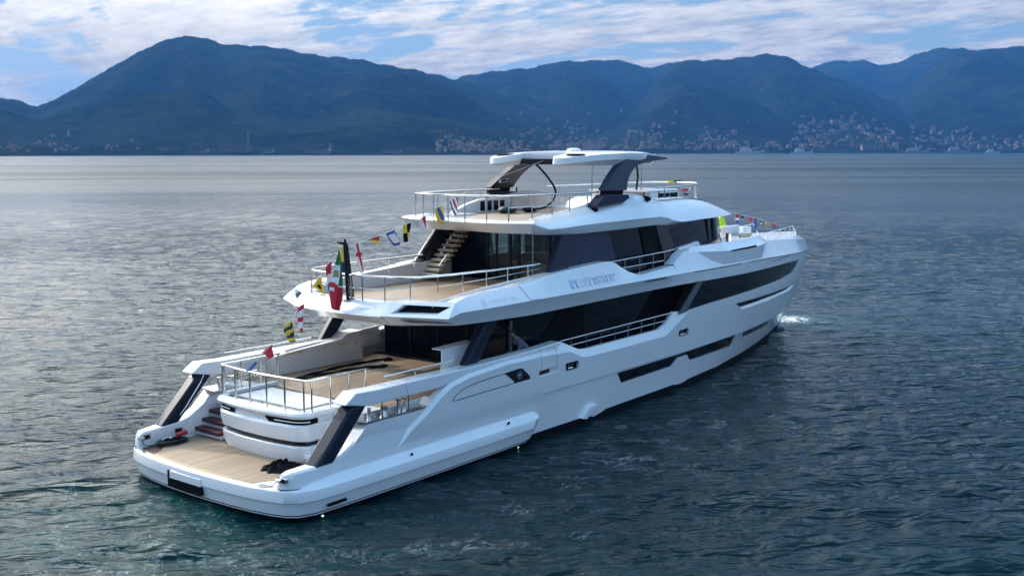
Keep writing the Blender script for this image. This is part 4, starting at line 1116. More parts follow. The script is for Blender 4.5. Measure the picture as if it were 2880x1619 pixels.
mb = MB().box((12.6, 1.2, 7.46), (13.9, 2.2, 7.54)); part(mb, 'stair_hatch', 'white', fc)
# fly deck railing
ry = 8.38
fr_ = [(17.0, 2.55), (14.5, 2.4), (12.2, 2.3), (11.45, 2.15), (11.2, 1.6), (11.0, .8), (10.96, 0), (11.0, -.9), (11.15, -1.7), (11.4, -2.35), (12.4, -2.62), (14, -2.68), (16.6, -2.72)]
mb = MB().tube([(x, y, ry) for x, y in fr_], .032, 8); frl = part(mb, 'fly_railing', 'steel')
mb = MB().tube([(x, y, 7.98) for x, y in fr_[9:]], .012, 6); mb.tube([(x, y, 7.68) for x, y in fr_[9:12]], .012, 6); part(mb, 'wire', 'steel', frl)
def fb(x, y): return 7.45 if x < 11.8 else lerp([11.8, 13.5, 15.8, 17], [7.55, 7.66, 7.82, 7.9], x)
for x, y in [(15.8, 2.5), (14.2, 2.38), (12.9, 2.33), (11.45, 2.15), (11.17, 1.5), (11.02, .85), (10.97, .1), (10.98, -.7), (11.12, -1.6), (11.42, -2.36), (12.45, -2.62), (13.6, -2.67), (14.7, -2.69), (15.85, -2.71)]:
    mb = MB().tube([(x, y, fb(x, y) - .03), (x, y, ry)], .026, 6); part(mb, 'post', 'steel', frl)
# forward fly railing
f2 = [(22.3, -2.0, 8.36), (24, -2.0, 8.4), (26.2, -1.85, 8.43), (27.2, -1.2, 8.46), (27.4, 0, 8.47), (27.2, 1.2, 8.46), (26, 1.9, 8.44), (23, 2.2, 8.42), (20, 2.3, 8.42)]
mb = MB().tube(f2, .028, 8); f2r = part(mb, 'fore_railing', 'steel')
mb = MB().tube([(x, y, z - .35) for x, y, z in f2[6:]], .012, 6); part(mb, 'wire', 'steel', f2r)
for x, y, z in [(22.9, -2.0, 7.86), (24.1, -2.0, 7.83), (24.7, -1.98, 7.8), (26.0, -1.86, 7.62), (26.6, -1.6, 7.5), (27.15, -1.2, 7.35), (27.38, 0, 7.3), (27.1, 1.25, 7.35), (25.6, 1.95, 7.66), (24, 2.12, 7.8), (22.4, 2.25, 7.7), (21, 2.28, 7.6)]:
    mb = MB().tube([(x, y, z - .05), (x, y, 8.42)], .026, 6); part(mb, 'post', 'steel', f2r)
# helm and sunpad block forward on the fly deck
mb = MB().prism([(22.6, -1.5), (25.2, -1.45), (25.6, -.8), (25.6, .9), (22.6, 1.6)], 7.8, 8.14, 'z'); hs = part(mb, 'helm_console', 'cream', bevel=.05, seg=3)
mb = MB().prism([(22.3, -1.45), (25.2, -1.4), (25.55, -.8), (25.55, .9), (22.3, 1.6)], 8.15, 8.24, 'z'); part(mb, 'sunpad', 'white', hs, bevel=.04, seg=3)
for x0, x1 in ((23.35, 24.2), (24.32, 24.95)):
    mb = MB().box((x0, -1.51, 7.86), (x1, -1.47, 8.09)); part(mb, 'console_panel', 'glass', hs)

# ---- hardtop
def hz_(x): return lerp([15.2, 15.8, 17.2, 19, 20.6, 22, 22.8], [9.66, 9.76, 9.92, 9.98, 9.97, 9.83, 9.70], x)
ol = [(15.75, -1.15), (15.35, -1.45), (15.42, -1.75), (16.1, -2.2), (17.4, -2.6), (19.6, -2.72), (21.2, -2.55), (22.2, -2.0), (22.6, -1.1), (22.7, 0)]
ol = rnd(ol + [(x, -y) for x, y in ol[-2::-1]] + [(16.9, 1.15), (17.05, .9), (17.05, -.9), (16.9, -1.15)], .12, 3)
def httop(x, y): return hz_(x) - .10 * (y / 2.7) ** 4
mb = MB()
n = len(ol)
panel(mb, ol, [], lambda x, y: (x, y, httop(x, y)), 0, dx=.35, dz=.3)
ins_ = grow(ol, -.12)
mb.loft([[(x, y, httop(x, y)) for x, y in ol + ol[:1]], [(x, y, httop(x, y) - .22) for x, y in (lambda g: g + g[:1])(grow(ol, .03))], [(x, y, max(9.40, httop(x, y) - .50)) for x, y in (lambda g: g + g[:1])(grow(ol, -.12))]])
m0 = len(mb.v)
panel(mb, grow(ol, -.12), [], lambda x, y: (x, y, max(9.40, httop(x, y) - .50)), 0, dx=.5, dz=.4)
ht = part(mb, 'hardtop', 'white', angle=40)
mb = MB().prism([(16.7, -1.85), (17.3, -1.85), (17.3, 1.85), (16.7, 1.85)], 9.42, 9.66, 'z'); part(mb, 'hardtop_beam', 'black', ht, bevel=.03)
for s in (-1, 1):
    pl_ = rnd([(16.57, 8.44), (18.15, 8.41), (18.55, 8.95), (19.25, 9.36), (20.0, 9.50), (21.9, 9.62), (21.9, 9.68), (20.2, 9.82), (19.2, 9.80), (18.6, 9.66), (18.0, 9.36), (17.3, 8.95)], [.02, .02, .3, .3, .3, .02, .02, .3, .3, .2, .2, .3], 4)
    mb = MB()
    def yo(z): return 3.06 - .30 * max(0, (z - 8.3)) / 1.1
    A_ = [(x, s * yo(z), z) for x, z in pl_]; B_ = [(x, s * (yo(z) - .32), z) for x, z in pl_]
    nn = len(pl_)
    mb.add(A_ + B_, [tuple(range(nn)), tuple(range(2 * nn - 1, nn - 1, -1))] + [(i, nn + i, nn + (i + 1) % nn, (i + 1) % nn) for i in range(nn)])
    hp = part(mb, 'hardtop_pillar', 'navypanel' if s < 0 else 'black', bevel=.02)
    mb = MB().prism([(15.85, 7.86), (16.6, 8.28), (18.25, 8.24), (18.3, 8.1), (17.9, 7.95)], s * 3.08, s * 2.62, 'y'); part(mb, 'pillar_foot', 'navypanel' if s < 0 else 'black', hp, bevel=.02)
    mb = MB().prism([(16.65, 8.22), (16.7, 8.46), (18.0, 8.44), (17.95, 8.2)], s * 2.98, s * 2.74, 'y'); part(mb, 'pillar_gap', 'matblack', hp)
    if s > 0:
        mb = MB().prism(rnd([(17.0, 8.62), (17.6, 8.66), (17.67, 8.80), (17.07, 8.78)], .03), 2.60, 2.64, 'y'); part(mb, 'switch_panel', 'steel', hp)
        mb = MB().prism([(17.2, 8.66), (17.55, 8.68), (17.59, 8.77), (17.25, 8.76)], 2.585, 2.603, 'y'); part(mb, 'switch_face', 'matblack', hp)
for y in (-1.75, 1.75):
    mb = MB().tube([(16.45, y, 9.62), (16.45, y, 9.70), (16.45, y, 9.84), (16.45, y, 9.86)], [.40, .40, .38, .3], 20); part(mb, 'antenna_dome', 'matblack', ht)
mb = MB().tube([(18.8, 0, 9.85), (18.8, 0, 9.97), (18.8, 0, 10.05), (18.8, 0, 10.08)], [.28, .30, .27, .12], 20); part(mb, 'radome', 'fwhite', ht)
for x, y in ((20.2, .0), (22.6, -1.0)):
    mb = MB().tube([(x, y, 7.46), (x, y, 9.6)], .028, 6); part(mb, 'support_pole', 'steel', ht)

# ---- bow fittings
mb = MB().tube([(34.0, -1.3, 5.58), (35.5, -1.28, 5.66), (37, -1.25, 5.74), (38.5, -1.2, 5.82), (38.9, -1.18, 5.5), (39.15, -1.15, 5.2)], .026, 8)
br = part(mb, 'bow_railing', 'steel')
for x, z in ((34.9, 5.62), (35.8, 5.67), (36.7, 5.72), (37.4, 5.76), (38.0, 5.79), (38.45, 5.81)):
    mb = MB().tube([(x, -1.25, 5.2), (x, -1.25, z)], .022, 6); part(mb, 'post', 'steel', br)
mb = MB().tube([(34.3, 1.3, 5.56), (36.5, 1.28, 5.72), (38.5, 1.2, 5.82), (39.1, 1.15, 5.2)], .026, 8); part(mb, 'bow_railing', 'steel')
mb = MB().tube([(42.0, -.4, 3.85), (42.9, -.35, 3.72)], .05, 6); mb.tube([(42.3, -.4, 3.9), (42.3, -.4, 3.45)], .05, 6); part(mb, 'anchor_roller', 'steel')
mb = MB().prism(rnd([(28.9, -1.6), (32.5, -1.5), (33.6, -.9), (33.6, 1.2), (28.9, 1.6)], .15), 5.28, 5.72, 'z'); fs = part(mb, 'foredeck_lounge', 'cream', bevel=.05)
mb = MB().box((30.6, -1.1, 5.6), (32.15, -.8, 6.2)); part(mb, 'seat_back', 'white', fs, bevel=.06, seg=3)
mb = MB().box((32.6, -1.1, 5.6), (33.5, .9, 6.06)); part(mb, 'sun_bed', 'white', fs, bevel=.06, seg=3)
mb = MB().box((31.2, -1.62, 5.6), (32.5, -1.14, 5.80)); part(mb, 'seat_cushion', 'cushion', fs, bevel=.05)
mb = MB().tube([(29.9, -1.55, 5.5), (29.9, -1.55, 5.95)], .2, 8); part(mb, 'deck_post', 'steel', fs)
# raised foredeck coaming block on the starboard side
for s in (-1, 1):
    mb = MB().hexa([(21.9, s * 3.3, 5.0), (24.6, s * 3.25, 5.0), (24.6, s * 2.75, 5.0), (21.9, s * 2.9, 5.0), (22.1, s * 3.25, 5.86), (23.9, s * 3.2, 6.02), (24.4, s * 2.75, 6.0), (22.1, s * 2.9, 5.86)])
    part(mb, 'coaming_block', 'white', bevel=.05)

# ---- lettering on the starboard fascia (raised, outlined blue-grey) and the faint maker's mark
def fas_pt(x, z):
    t = ft(x); return (x, -(4.05 - .36 * min(1, (t - 4.9) / .5) * (z - 4.915) / (t - .03 - 4.915)) - .004, z)
def strokes(name, polys, m, hw, parent):
    mb = MB()
    for pl_ in polys: mb.tube([Vector(fas_pt(x, z)) for x, z in pl_], hw, 5)
    return part(mb, name, m, parent)
# letters as drawn outlines on a slanted baseline: (u along, v up) -> x,z
u0, u1 = 13.02, 16.0
def UV(u, v): return (u0 + (u1 - u0) * u + .0 * v, 5.06 + .285 * v)
def L(pts): return [UV(*q) for q in pts]
S_ = []
S_ += [L([(0, .96), (.01, 0), (.075, 0)]), L([(0, .96), (.065, .98), (.078, .5)])]
S_ += [L([(.17, .96), (.115, .95), (.12, 0), (.175, .02)])]
S_ += [L([(.235, .96), (.225, .95), (.235, 0), (.255, 0)]), L([(.295, .98), (.29, .96), (.30, 0), (.315, 0)])]
S_ += [L([(.335, 1.12), (.345, .12), (.37, 0), (.385, .03)]), L([(.365, .98), (.37, .68)])]
S_ += [L([(.395, 1.22), (.398, 1.05)]), L([(.40, .90), (.405, 0), (.42, .01)])]
S_ += [L([(.445, 0), (.43, 0), (.425, .95), (.50, .96), (.52, .86), (.52, 0), (.50, 0), (.495, .75), (.45, .74)])]
S_ += [L([(.62, .96), (.56, .96), (.535, .84), (.535, .58), (.56, .48), (.60, .45), (.60, .27), (.54, .25), (.535, .06), (.60, .04), (.625, .14), (.625, .52), (.60, .62), (.56, .66), (.565, .78), (.62, .79)])]
S_ += [L([(.63, .96), (.63, .80), (.665, .79), (.67, .04), (.69, .03)]), L([(.63, .96), (.70, .97), (.71, .8)])]
S_ += [L([(.79, .94), (.74, .95), (.715, .80), (.715, .2), (.74, .04), (.80, .03), (.79, .94)]), L([(.775, .75), (.745, .7), (.745, .3), (.775, .2)])]
S_ += [L([(.835, .04), (.815, .03), (.81, .93), (.875, .95), (.895, .85), (.9, .03), (.88, .02), (.875, .72), (.84, .7)])]
S_ += [L([(.905, .92), (.905, .76), (.94, .76), (.95, .03), (.97, .03)]), L([(.905, .92), (.99, .95), (1.0, .78), (.965, .77)])]
strokes('name_lettering', S_, 'decal', .0065, fas)
mb = MB()
for a, c in ((.008, .066), (.125, .168)):
    q = [UV(a, .06), UV(c, .06), UV(c - .008, .9), UV(a - .004, .9)]
    mb.add([fas_pt(*z) for z in q], [(0, 1, 2, 3)])
mb.v = [(x, y - .003, z) for x, y, z in mb.v]
part(mb, 'lettering_fill', mat('light_blue_film', (.50, .64, .84), .4), fas)
cx, cz = 8.14, 5.09
G_ = [[(cx + .115 * math.cos(a), cz + .125 * math.sin(a)) for a in np.linspace(0, 2 * math.pi, 20)],
      [(cx - .06, cz - .07), (cx - .05, cz + .05), (cx, cz - .0), (cx + .05, cz + .05), (cx + .06, cz - .07)], [(cx, cz), (cx, cz - .1)]]
ux = 8.42
for k, ch in enumerate(['i', 'n', 'a', 's', 't', 'u', 'r', 'i', 'n', 'g']):
    x0 = ux + k * .145; w_ = .085; zb_ = 5.03
    G_.append({'i': [(x0 + .04, zb_), (x0 + .04, zb_ + .1)], 'n': [(x0, zb_), (x0, zb_ + .1), (x0 + w_, zb_ + .09), (x0 + w_, zb_)], 'a': [(x0 + w_, zb_ + .1), (x0, zb_ + .09), (x0, zb_), (x0 + w_, zb_), (x0 + w_, zb_ + .1)], 's': [(x0 + w_, zb_ + .1), (x0, zb_ + .1), (x0, zb_ + .05), (x0 + w_, zb_ + .05), (x0 + w_, zb_), (x0, zb_)], 't': [(x0, zb_ + .1), (x0 + w_, zb_ + .1), (x0 + .04, zb_ + .1), (x0 + .04, zb_)], 'u': [(x0, zb_ + .1), (x0, zb_), (x0 + w_, zb_), (x0 + w_, zb_ + .1)], 'r': [(x0, zb_), (x0, zb_ + .1), (x0 + w_, zb_ + .1)], 'g': [(x0 + w_, zb_ + .02), (x0, zb_ + .02), (x0, zb_ + .1), (x0 + w_, zb_ + .1), (x0 + w_, zb_ - .04), (x0, zb_ - .04)]}[ch])
strokes('maker_mark', G_, 'ghost', .005, fas)
# mast for the ensign on the upper deck apron
mb = MB()
mb.loft([[(5.60 + dx * a, -.38 + dy * c, 5.13) for dx, dy in ((-.5, -.5), (.5, -.5), (.5, .5), (-.5, .5))] for a, c in ((.30, .13),)] + [[(5.40 + dx * a, -.40 + dy * c, 7.0) for dx, dy in ((-.5, -.5), (.5, -.5), (.5, .5), (-.5, .5))] for a, c in ((.17, .09),)], closed=True, caps=True)
em = part(mb, 'ensign_mast', 'black', bevel=.03, seg=3)
mb = MB().tube([(5.39, -.40, 6.98), (5.38, -.40, 7.15)], .035, 8); part(mb, 'mast_tip', 'matblack', em)
mb = MB().prism([(5.42, 6.95), (5.42, 7.05), (5.2, 7.07), (4.98, 7.10), (5.15, 7.0), (5.33, 6.96)], -.45, -.35, 'y'); part(mb, 'mast_hook', 'black', em)
mb = MB().box((5.42, -.52, 5.12), (5.78, -.24, 5.17)); part(mb, 'mast_foot', 'steel', em)
# lights that shine in the water under the hull
lamp = mat('underwater_lamp', (.8, .9, .8), .4)
lamp.node_tree.nodes['Principled BSDF'].inputs['Emission Color'].default_value = (.75, 1, .7, 1)
lamp.node_tree.nodes['Principled BSDF'].inputs['Emission Strength'].default_value = .8
for x, y in ((1.0, -3.93), (4.3, -3.93), (9.95, -3.9)):
    mb = MB().tube([(x, y + .05, -.12), (x + .03, y - .03, -.13)], .03, 8); part(mb, 'underwater_light', lamp, hull)
# ================================================================= flags on the dressing lines
FG = 'signal flags on the dressing line'
def flag(name, corners, cols, label, rows=8, cols_n=8, pat=None, y=.5, wave=.05, group=FG, phase=0., tilt=.0, cat='flag'):
    """corners: 4 (x,z) clockwise from the hoist top; pat(u,v)->index into cols"""
    c = [Vector((q[0], 0, q[1])) for q in corners]
    nu, nv = cols_n, rows
    V_, F_, Mi = [], [], []
    for i in range(nv + 1):
        v = i / nv
        for j in range(nu + 1):
            u = j / nu
            p = (c[0] * (1 - u) + c[1] * u) * (1 - v) + (c[3] * (1 - u) + c[2] * u) * v
            yy = y + 1.7 * wave * math.sin(u * 5.2 + v * 2.5 + phase) * (.3 + .7 * v) + tilt * (u - .5)
            V_.append((p.x, yy, p.z))
    for i in range(nv):
        for j in range(nu):
            F_.append((i * (nu + 1) + j, i * (nu + 1) + j + 1, (i + 1) * (nu + 1) + j + 1, (i + 1) * (nu + 1) + j))
            Mi.append(pat((j + .5) / nu, (i + .5) / nv) if pat else 0)
    org = Vector((sum(q[0] for q in corners) / 4, y, sum(q[1] for q in corners) / 4))
    mb = MB(); mb.v = [tuple(Vector(p) - org) for p in V_]; mb.f = F_; mb.m = Mi
    o = mb.build(name, cols, angle=180, fix=False)
    o.location = org
    sm = o.modifiers.new('thickness', 'SOLIDIFY'); sm.thickness = .006
    tag(o, label, cat, group)
    return o
flag('signal_flag', [(2.36, 3.51), (2.44, 3.46), (2.05, 3.16), (1.97, 3.24)], ['fblue', 'fwhite'], 'small drooping blue and white flag lowest on the line by the pool rail', pat=lambda u, v: 0 if v < .85 else 1, wave=.03)
flag('signal_flag', [(3.05, 3.96), (3.06, 3.56), (2.86, 3.46), (2.66, 3.72)], ['red'], 'plain red flag above the pool railing', wave=.06)
flag('signal_flag', [(3.46, 4.42), (3.82, 4.62), (4.04, 3.93), (3.80, 3.90)], ['yellow', 'fnavy'], 'yellow and navy diagonally striped flag over the port cabinet', rows=12, pat=lambda u, v: int((v * 5.2 + u * .5)) % 2, wave=.05)
flag('signal_pennant', [(4.14, 4.98), (4.40, 5.16), (4.44, 4.55), (4.24, 4.55)], ['red', 'fwhite'], 'upper half of a twisted red and white pennant below the vent', rows=8, pat=lambda u, v: 0 if v < .42 or v > .78 else 1, wave=.05) if False else None
flag('signal_pennant', [(4.12, 4.97), (4.42, 5.17), (4.30, 4.22), (4.17, 4.22)], ['red', 'fwhite'], 'long red and white barred pennant hanging below the vent housing', rows=16, pat=lambda u, v: (0, 1, 0, 1, 0)[min(4, int(v * 4.6))], wave=.07, phase=1)
flag('signal_flag', [(5.07, 5.88), (5.08, 5.86), (5.36, 5.20), (4.78, 5.60)], ['yellow', 'matblack'], 'yellow flag with a black disc flying by the upper railing', rows=20, cols_n=20, pat=lambda u, v: 1 if (u - .38)**2 + (v - .68)**2 < .024 else 0, wave=.04)
flag('signal_pennant', [(5.33, 6.18), (5.57, 6.38), (5.64, 5.85), (5.49, 5.38)], ['red', 'fwhite', 'fblue'], 'red white and blue pennant beside the national flag', rows=12, pat=lambda u, v: 0 if v < .42 else (1 if v < .74 else 2), wave=.04)
flag('signal_flag', [(6.02, 6.80), (6.25, 6.80), (6.27, 5.80), (6.10, 5.80)], ['yellow', 'fnavy'], 'half yellow half navy flag right behind the black mast', rows=10, pat=lambda u, v: 0 if v < .5 else 1, wave=.03)
flag('signal_flag', [(6.63, 6.85), (6.92, 6.89), (7.06, 5.88), (6.92, 5.86)], ['fwhite', 'red'], 'white flag with a red cross over the upper deck', rows=16, cols_n=11, pat=lambda u, v: 1 if abs(u - .5) < .14 or abs(v - .38) < .045 else 0, wave=.04)
flag('signal_flag', [(7.29, 6.97), (7.80, 7.06), (7.85, 6.74), (7.31, 6.95)], ['red', 'yellow'], 'red and yellow triangular flag flying free', rows=10, cols_n=10, pat=lambda u, v: 0 if v < .5 else 1, wave=.04)
flag('signal_flag', [(8.15, 7.11), (8.55, 7.22), (8.93, 6.75), (8.60, 6.66)], ['fblue', 'fwhite'], 'white flag with a blue border left of the stairs', rows=12, cols_n=12, pat=lambda u, v: 1 if .17 < u < .83 and .17 < v < .83 else 0, wave=.05)
flag('signal_flag', [(9.01, 7.38), (9.42, 7.43), (9.28, 6.80), (9.10, 6.75)], ['yellow', 'matblack'], 'yellow and black quartered flag near the stair head', rows=8, cols_n=8, pat=lambda u, v: 0 if (u < .5) == (v < .5) else 1, wave=.04)
flag('signal_flag', [(9.85, 7.52), (10.17, 7.65), (10.26, 7.2), (10.08, 6.98)], ['fwhite', 'red'], 'half white half red flag at the fly deck edge', rows=8, cols_n=8, pat=lambda u, v: 0 if u < .45 or v > .8 else 1, wave=.05)
flag('signal_flag', [(10.67, 7.84), (11.07, 7.98), (11.35, 7.40), (10.96, 7.28)], ['yellow', 'fblue'], 'yellow flag with a broad blue band on the fly railing', rows=8, cols_n=9, pat=lambda u, v: 1 if .3 < u < .7 else 0, wave=.05)
flag('signal_flag', [(11.52, 8.10), (11.92, 8.27), (11.96, 7.75), (11.86, 7.57)], ['fnavy', 'fwhite', 'red'], 'blue white red striped flag topmost on the stern line', rows=8, cols_n=10, pat=lambda u, v: (0, 1, 2, 1, 0)[min(4, int(u * 5))], wave=.05)
# the bow line
for cs, cl, pt, lb in (
    ([(32.88, 6.64), (33.18, 6.70), (33.30, 6.2), (32.97, 6.2)], ['red', 'fwhite', 'fblue'], lambda u, v: 0 if v < .33 else (1 if v < .68 else 2), 'red white and blue flag hanging under the wheelhouse roof tip'),
    ([(33.35, 6.66), (33.97, 6.51), (33.78, 6.40), (33.5, 6.48)], ['fnavy', 'fwhite'], lambda u, v: 1 if v < .15 else 0, 'small crumpled navy flag second on the bow line'),
    ([(34.23, 6.5), (34.99, 6.33), (34.72, 6.18), (34.66, 6.2)], ['red'], None, 'plain red triangular flag on the bow line'),
    ([(35.04, 6.36), (35.30, 6.36), (35.36, 5.69), (35.21, 5.69)], ['fblue'], None, 'long narrow blue flag hanging down over the foredeck'),
    ([(35.67, 6.23), (36.0, 6.16), (35.96, 6.02), (35.88, 6.05)], ['fnavy', 'fwhite'], lambda u, v: 0 if v < .7 else 1, 'small dark navy flag on the bow line'),
    ([(36.45, 6.09), (37.07, 6.01), (36.85, 5.90), (36.60, 5.92)], ['orange', 'fnavy'], lambda u, v: 0 if int(u * 5) % 2 == 0 else (1 if v > .6 else 0), 'orange flag with dark stripes near the bow rail'),
    ([(37.27, 5.95), (37.85, 5.86), (37.62, 5.72), (37.52, 5.73)], ['red', 'fnavy'], lambda u, v: 0 if v < .6 else 1, 'dark red flag last on the bow line')):
    flag('signal_flag', cs, cl, lb, rows=8, cols_n=8, pat=pt, y=-.5, wave=.03)
flag('signal_flag', [(26.65, 8.56), (27.95, 8.55), (28.0, 8.44), (26.8, 8.43)], ['yellow', 'fnavy'], 'yellow and navy flag lying along the top of the sunpad rail', rows=4, cols_n=10, pat=lambda u, v: 0 if u < .4 else 1, y=0, wave=.03)
flag('signal_flag', [(27.95, 8.18), (28.9, 8.16), (28.7, 7.98), (28.1, 8.0)], ['red', 'fwhite'], 'red and white flag blowing inside the forward fly railing', rows=6, cols_n=10, pat=lambda u, v: 1 if u > .8 or v < .15 else 0, y=0, wave=.05)
flag('signal_flag', [(28.2, 7.94), (28.75, 7.86), (28.6, 7.78), (28.25, 7.8)], ['fnavy'], 'small navy flag under the red one at the fore rail', rows=4, cols_n=6, y=0, wave=.04)
# national flag: green white red, hanging in folds, with a crest
def ens(u, v):
    t = v + .14 * (u - .5)
    if .38 < u < .62 and .43 < t < .58 and abs(u - .5) < .1: return 3
    return 0 if t < .38 else (1 if t < .62 else 2)
V_, F_, Mi = [], [], []
nu, nv = 16, 34
for i in range(nv + 1):
    v = i / nv
    wdt = lerp([0, .15, .45, .62, .8, 1], [.03, .20, .42, .46, .42, .22], v)
    cx = lerp([0, .4, .7, 1], [5.10, 5.04, 4.97, 4.84], v); z = 6.84 - 1.92 * v
    for j in range(nu + 1):
        u = j / nu
        V_.append((cx + (u - .5) * wdt + .02 * math.sin(v * 7), -.42 + .10 * math.sin(u * 8 + v * 3) * min(1, v * 2), z + .20 * (u - .5) * -1 * v + (.12 * (u - .5) if v > .9 else 0)))
for i in range(nv):
    for j in range(nu):
        F_.append((i * (nu + 1) + j, i * (nu + 1) + j + 1, (i + 1) * (nu + 1) + j + 1, (i + 1) * (nu + 1) + j)); 
        u, v = (j + .5) / nu, (i + .5) / nv
        if v < .26 or (u > .50 and v < .60): mi = 0
        elif v < .56 + .06 * u: mi = 1
        else: mi = 2
        if .36 < v < .48 and .10 < u < .36: mi = 3
        if .64 < v < .72 and u < .18: mi = 1
        Mi.append(mi)
mb = MB(); org = Vector((4.85, -.42, 5.9)); mb.v = [tuple(Vector(p) - org) for p in V_]; mb.f = F_; mb.m = Mi
o = mb.build('national_flag', ['green', 'fwhite', 'red', 'crest'], angle=180, fix=False)
o.location = org
o.modifiers.new('thickness', 'SOLIDIFY').thickness = .006
tag(o, 'large green white and red national flag with a crest hanging from the black mast', 'flag')
def cord(name, pts, r, m, label, cat, n=6):
    org = Vector(pts[0]); mb = MB().tube([Vector(p) - org for p in pts], r, n)
    o = mb.build(name, m, angle=60); o.location = org
    return tag(o, label, cat)
cord('dressing_line', [(1.98, .5, 3.22), (2.38, .5, 3.52), (3.06, .5, 3.97), (3.82, .5, 4.63), (4.4, .5, 5.17), (5.07, .5, 5.9), (5.57, .5, 6.4), (6.24, .5, 6.82), (6.9, .5, 6.9), (7.8, .5, 7.07), (8.55, .5, 7.23), (9.42, .5, 7.44), (10.17, .5, 7.66), (11.07, .5, 8.0), (11.92, .5, 8.28), (13.5, .3, 8.8), (16.8, 0, 9.6)], .006, 'cord', 'thin pale line carrying the signal flags up from the pool rail to the hardtop', 'rope')
cord('dressing_line', [(30.3, -.5, 7.0), (33.2, -.5, 6.72), (34.2, -.5, 6.52), (35.3, -.5, 6.37), (36.0, -.5, 6.2), (37.1, -.5, 6.03), (37.9, -.5, 5.88), (38.6, -.9, 5.82)], .006, 'cord', 'thin pale line carrying small flags from the wheelhouse roof to the bow rail', 'rope')

# ================================================================= loose gear on deck
def coil(cx, cy, z, rx, ry, turns, r, seed, jit=.05, lift=.035):
    rnd_ = random.Random(seed); pts = []
    for i in range(turns * 22):
        a = i / 22 * 2 * math.pi; k = 1 - .32 * ((i / 22) % 4) / 4 + rnd_.uniform(-jit, jit) * .3
        pts.append((cx + rx * k * math.cos(a) + .06 * math.sin(i / 22), cy + ry * k * math.sin(a), z + r + lift * (i / 22) * .45 + .012 * math.sin(a * 2 + i * .1)))
    return pts
t = empty('shore_power_cable', (1.05, 3.06, .77), 'coiled dark rubber cable with a red plug lying on the bathing platform', 'cable')
def pl_child(mb, name, m, par, **k):
    off = par.location
    mb.v = [(x - off.x, y - off.y, z - off.z) for x, y, z in mb.v]
    return mb.build(name, m, parent=par, **k)
cp = coil(1.02, 3.02, .775, .52, .27, 6, .028, 3)
pl_child(MB().tube(cp, .028, 7), 'cable', 'rubber', t)
pl_child(MB().tube([(.62, 3.3, .80), (.35, 3.28, .79), (.16, 3.29, .84), (.10, 3.30, 1.05)], .012, 6), 'tail', 'rubber', t)
pl_child(MB().tube([(1.18, 3.02, .99), (1.32, 3.06, 1.0), (1.34, 3.065, 1.0), (1.58, 3.12, 1.0), (1.6, 3.12, 1.0)], [.05, .055, .075, .08, .06], 12), 'plug', 'redplug', t)
pl_child(MB().tube([(.86, 2.98, .97), (1.02, 3.0, .985)], .022, 8), 'plug_sleeve', 'steel', t)
pl_child(MB().tube([(.7, 3.1, .93), (.8, 3.14, .96), (.95, 3.13, .97)], .02, 8), 'tag_sleeve', 'fwhite', t)
# heap of black cloth covers
rn = random.Random(9); mb = MB()
nu, nv = 46, 26; rows = []
for i in range(nv + 1):
    row = []
    for j in range(nu):
        a = 2 * math.pi * j / nu; k = i / nv
        rr = (1 - k) * (1 + .16 * math.sin(3 * a + 1) + .10 * math.sin(7 * a + k * 4) + .05 * math.sin(13 * a))
        hgt = .20 * (1 - (1 - k) ** 2.2) * (1 + .30 * math.sin(5 * a + 6 * k) + .22 * math.sin(11 * a - 9 * k) + .15 * math.sin(17 * a + 14 * k))
        row.append((rr * .56 * math.cos(a) + .03 * math.sin(9 * k + a * 4), rr * .36 * math.sin(a), max(.0, hgt)))
    rows.append(row)
mb.loft(rows, closed=True)
o = mb.build('cover_heap', 'cloth', angle=50); o.location = (1.28, -1.88, .768); o.rotation_euler = (0, 0, R(-28))
tag(o, 'crumpled heap of black cloth covers on the teak beside the right strut', 'cloth')
t = cord('mooring_rope', [(-.05, -3.46, 1.06), (-.12, -3.36, 1.02), (-.13, -3.2, .86), (-.22, -2.95, .80), (-.24, -2.75, .80)], .012, 'grey', 'thin grey line running from the right corner cleat down to the platform edge', 'rope')
# black hoses on the main deck teak
for k, pts in enumerate(([(5.0, 1.75, 2.34), (5.6, 1.92, 2.34), (6.5, 2.02, 2.34), (7.5, 2.14, 2.34), (8.4, 2.05, 2.34), (9.1, 1.97, 2.34), (9.6, 1.85, 2.34), (9.5, 1.65, 2.34), (9.1, 1.7, 2.34)], [(5.0, 1.6, 2.33), (5.8, 1.65, 2.33), (6.8, 1.62, 2.33), (7.7, 1.45, 2.33), (8.3, 1.22, 2.33), (8.6, .98, 2.33), (8.3, .92, 2.33), (7.8, 1.2, 2.33)])):
    pp = []
    for i in range(len(pts) - 1):
        for q in range(5): pp.append(Vector(pts[i]).lerp(Vector(pts[i + 1]), q / 5))
    rads = [.06 + .02 * math.sin(i * 1.1 + k) for i in range(len(pp))]
    org = pp[0].copy(); mb = MB().tube([p_ - org for p_ in pp], rads, 8, squash=.75)
    o = mb.build('black_hose', 'cloth', angle=60); o.location = org
    tag(o, 'long black fabric hose stretched along the port cabinet on the teak' if k == 0 else 'shorter black fabric hose with a looped end on the teak deck', 'hose')
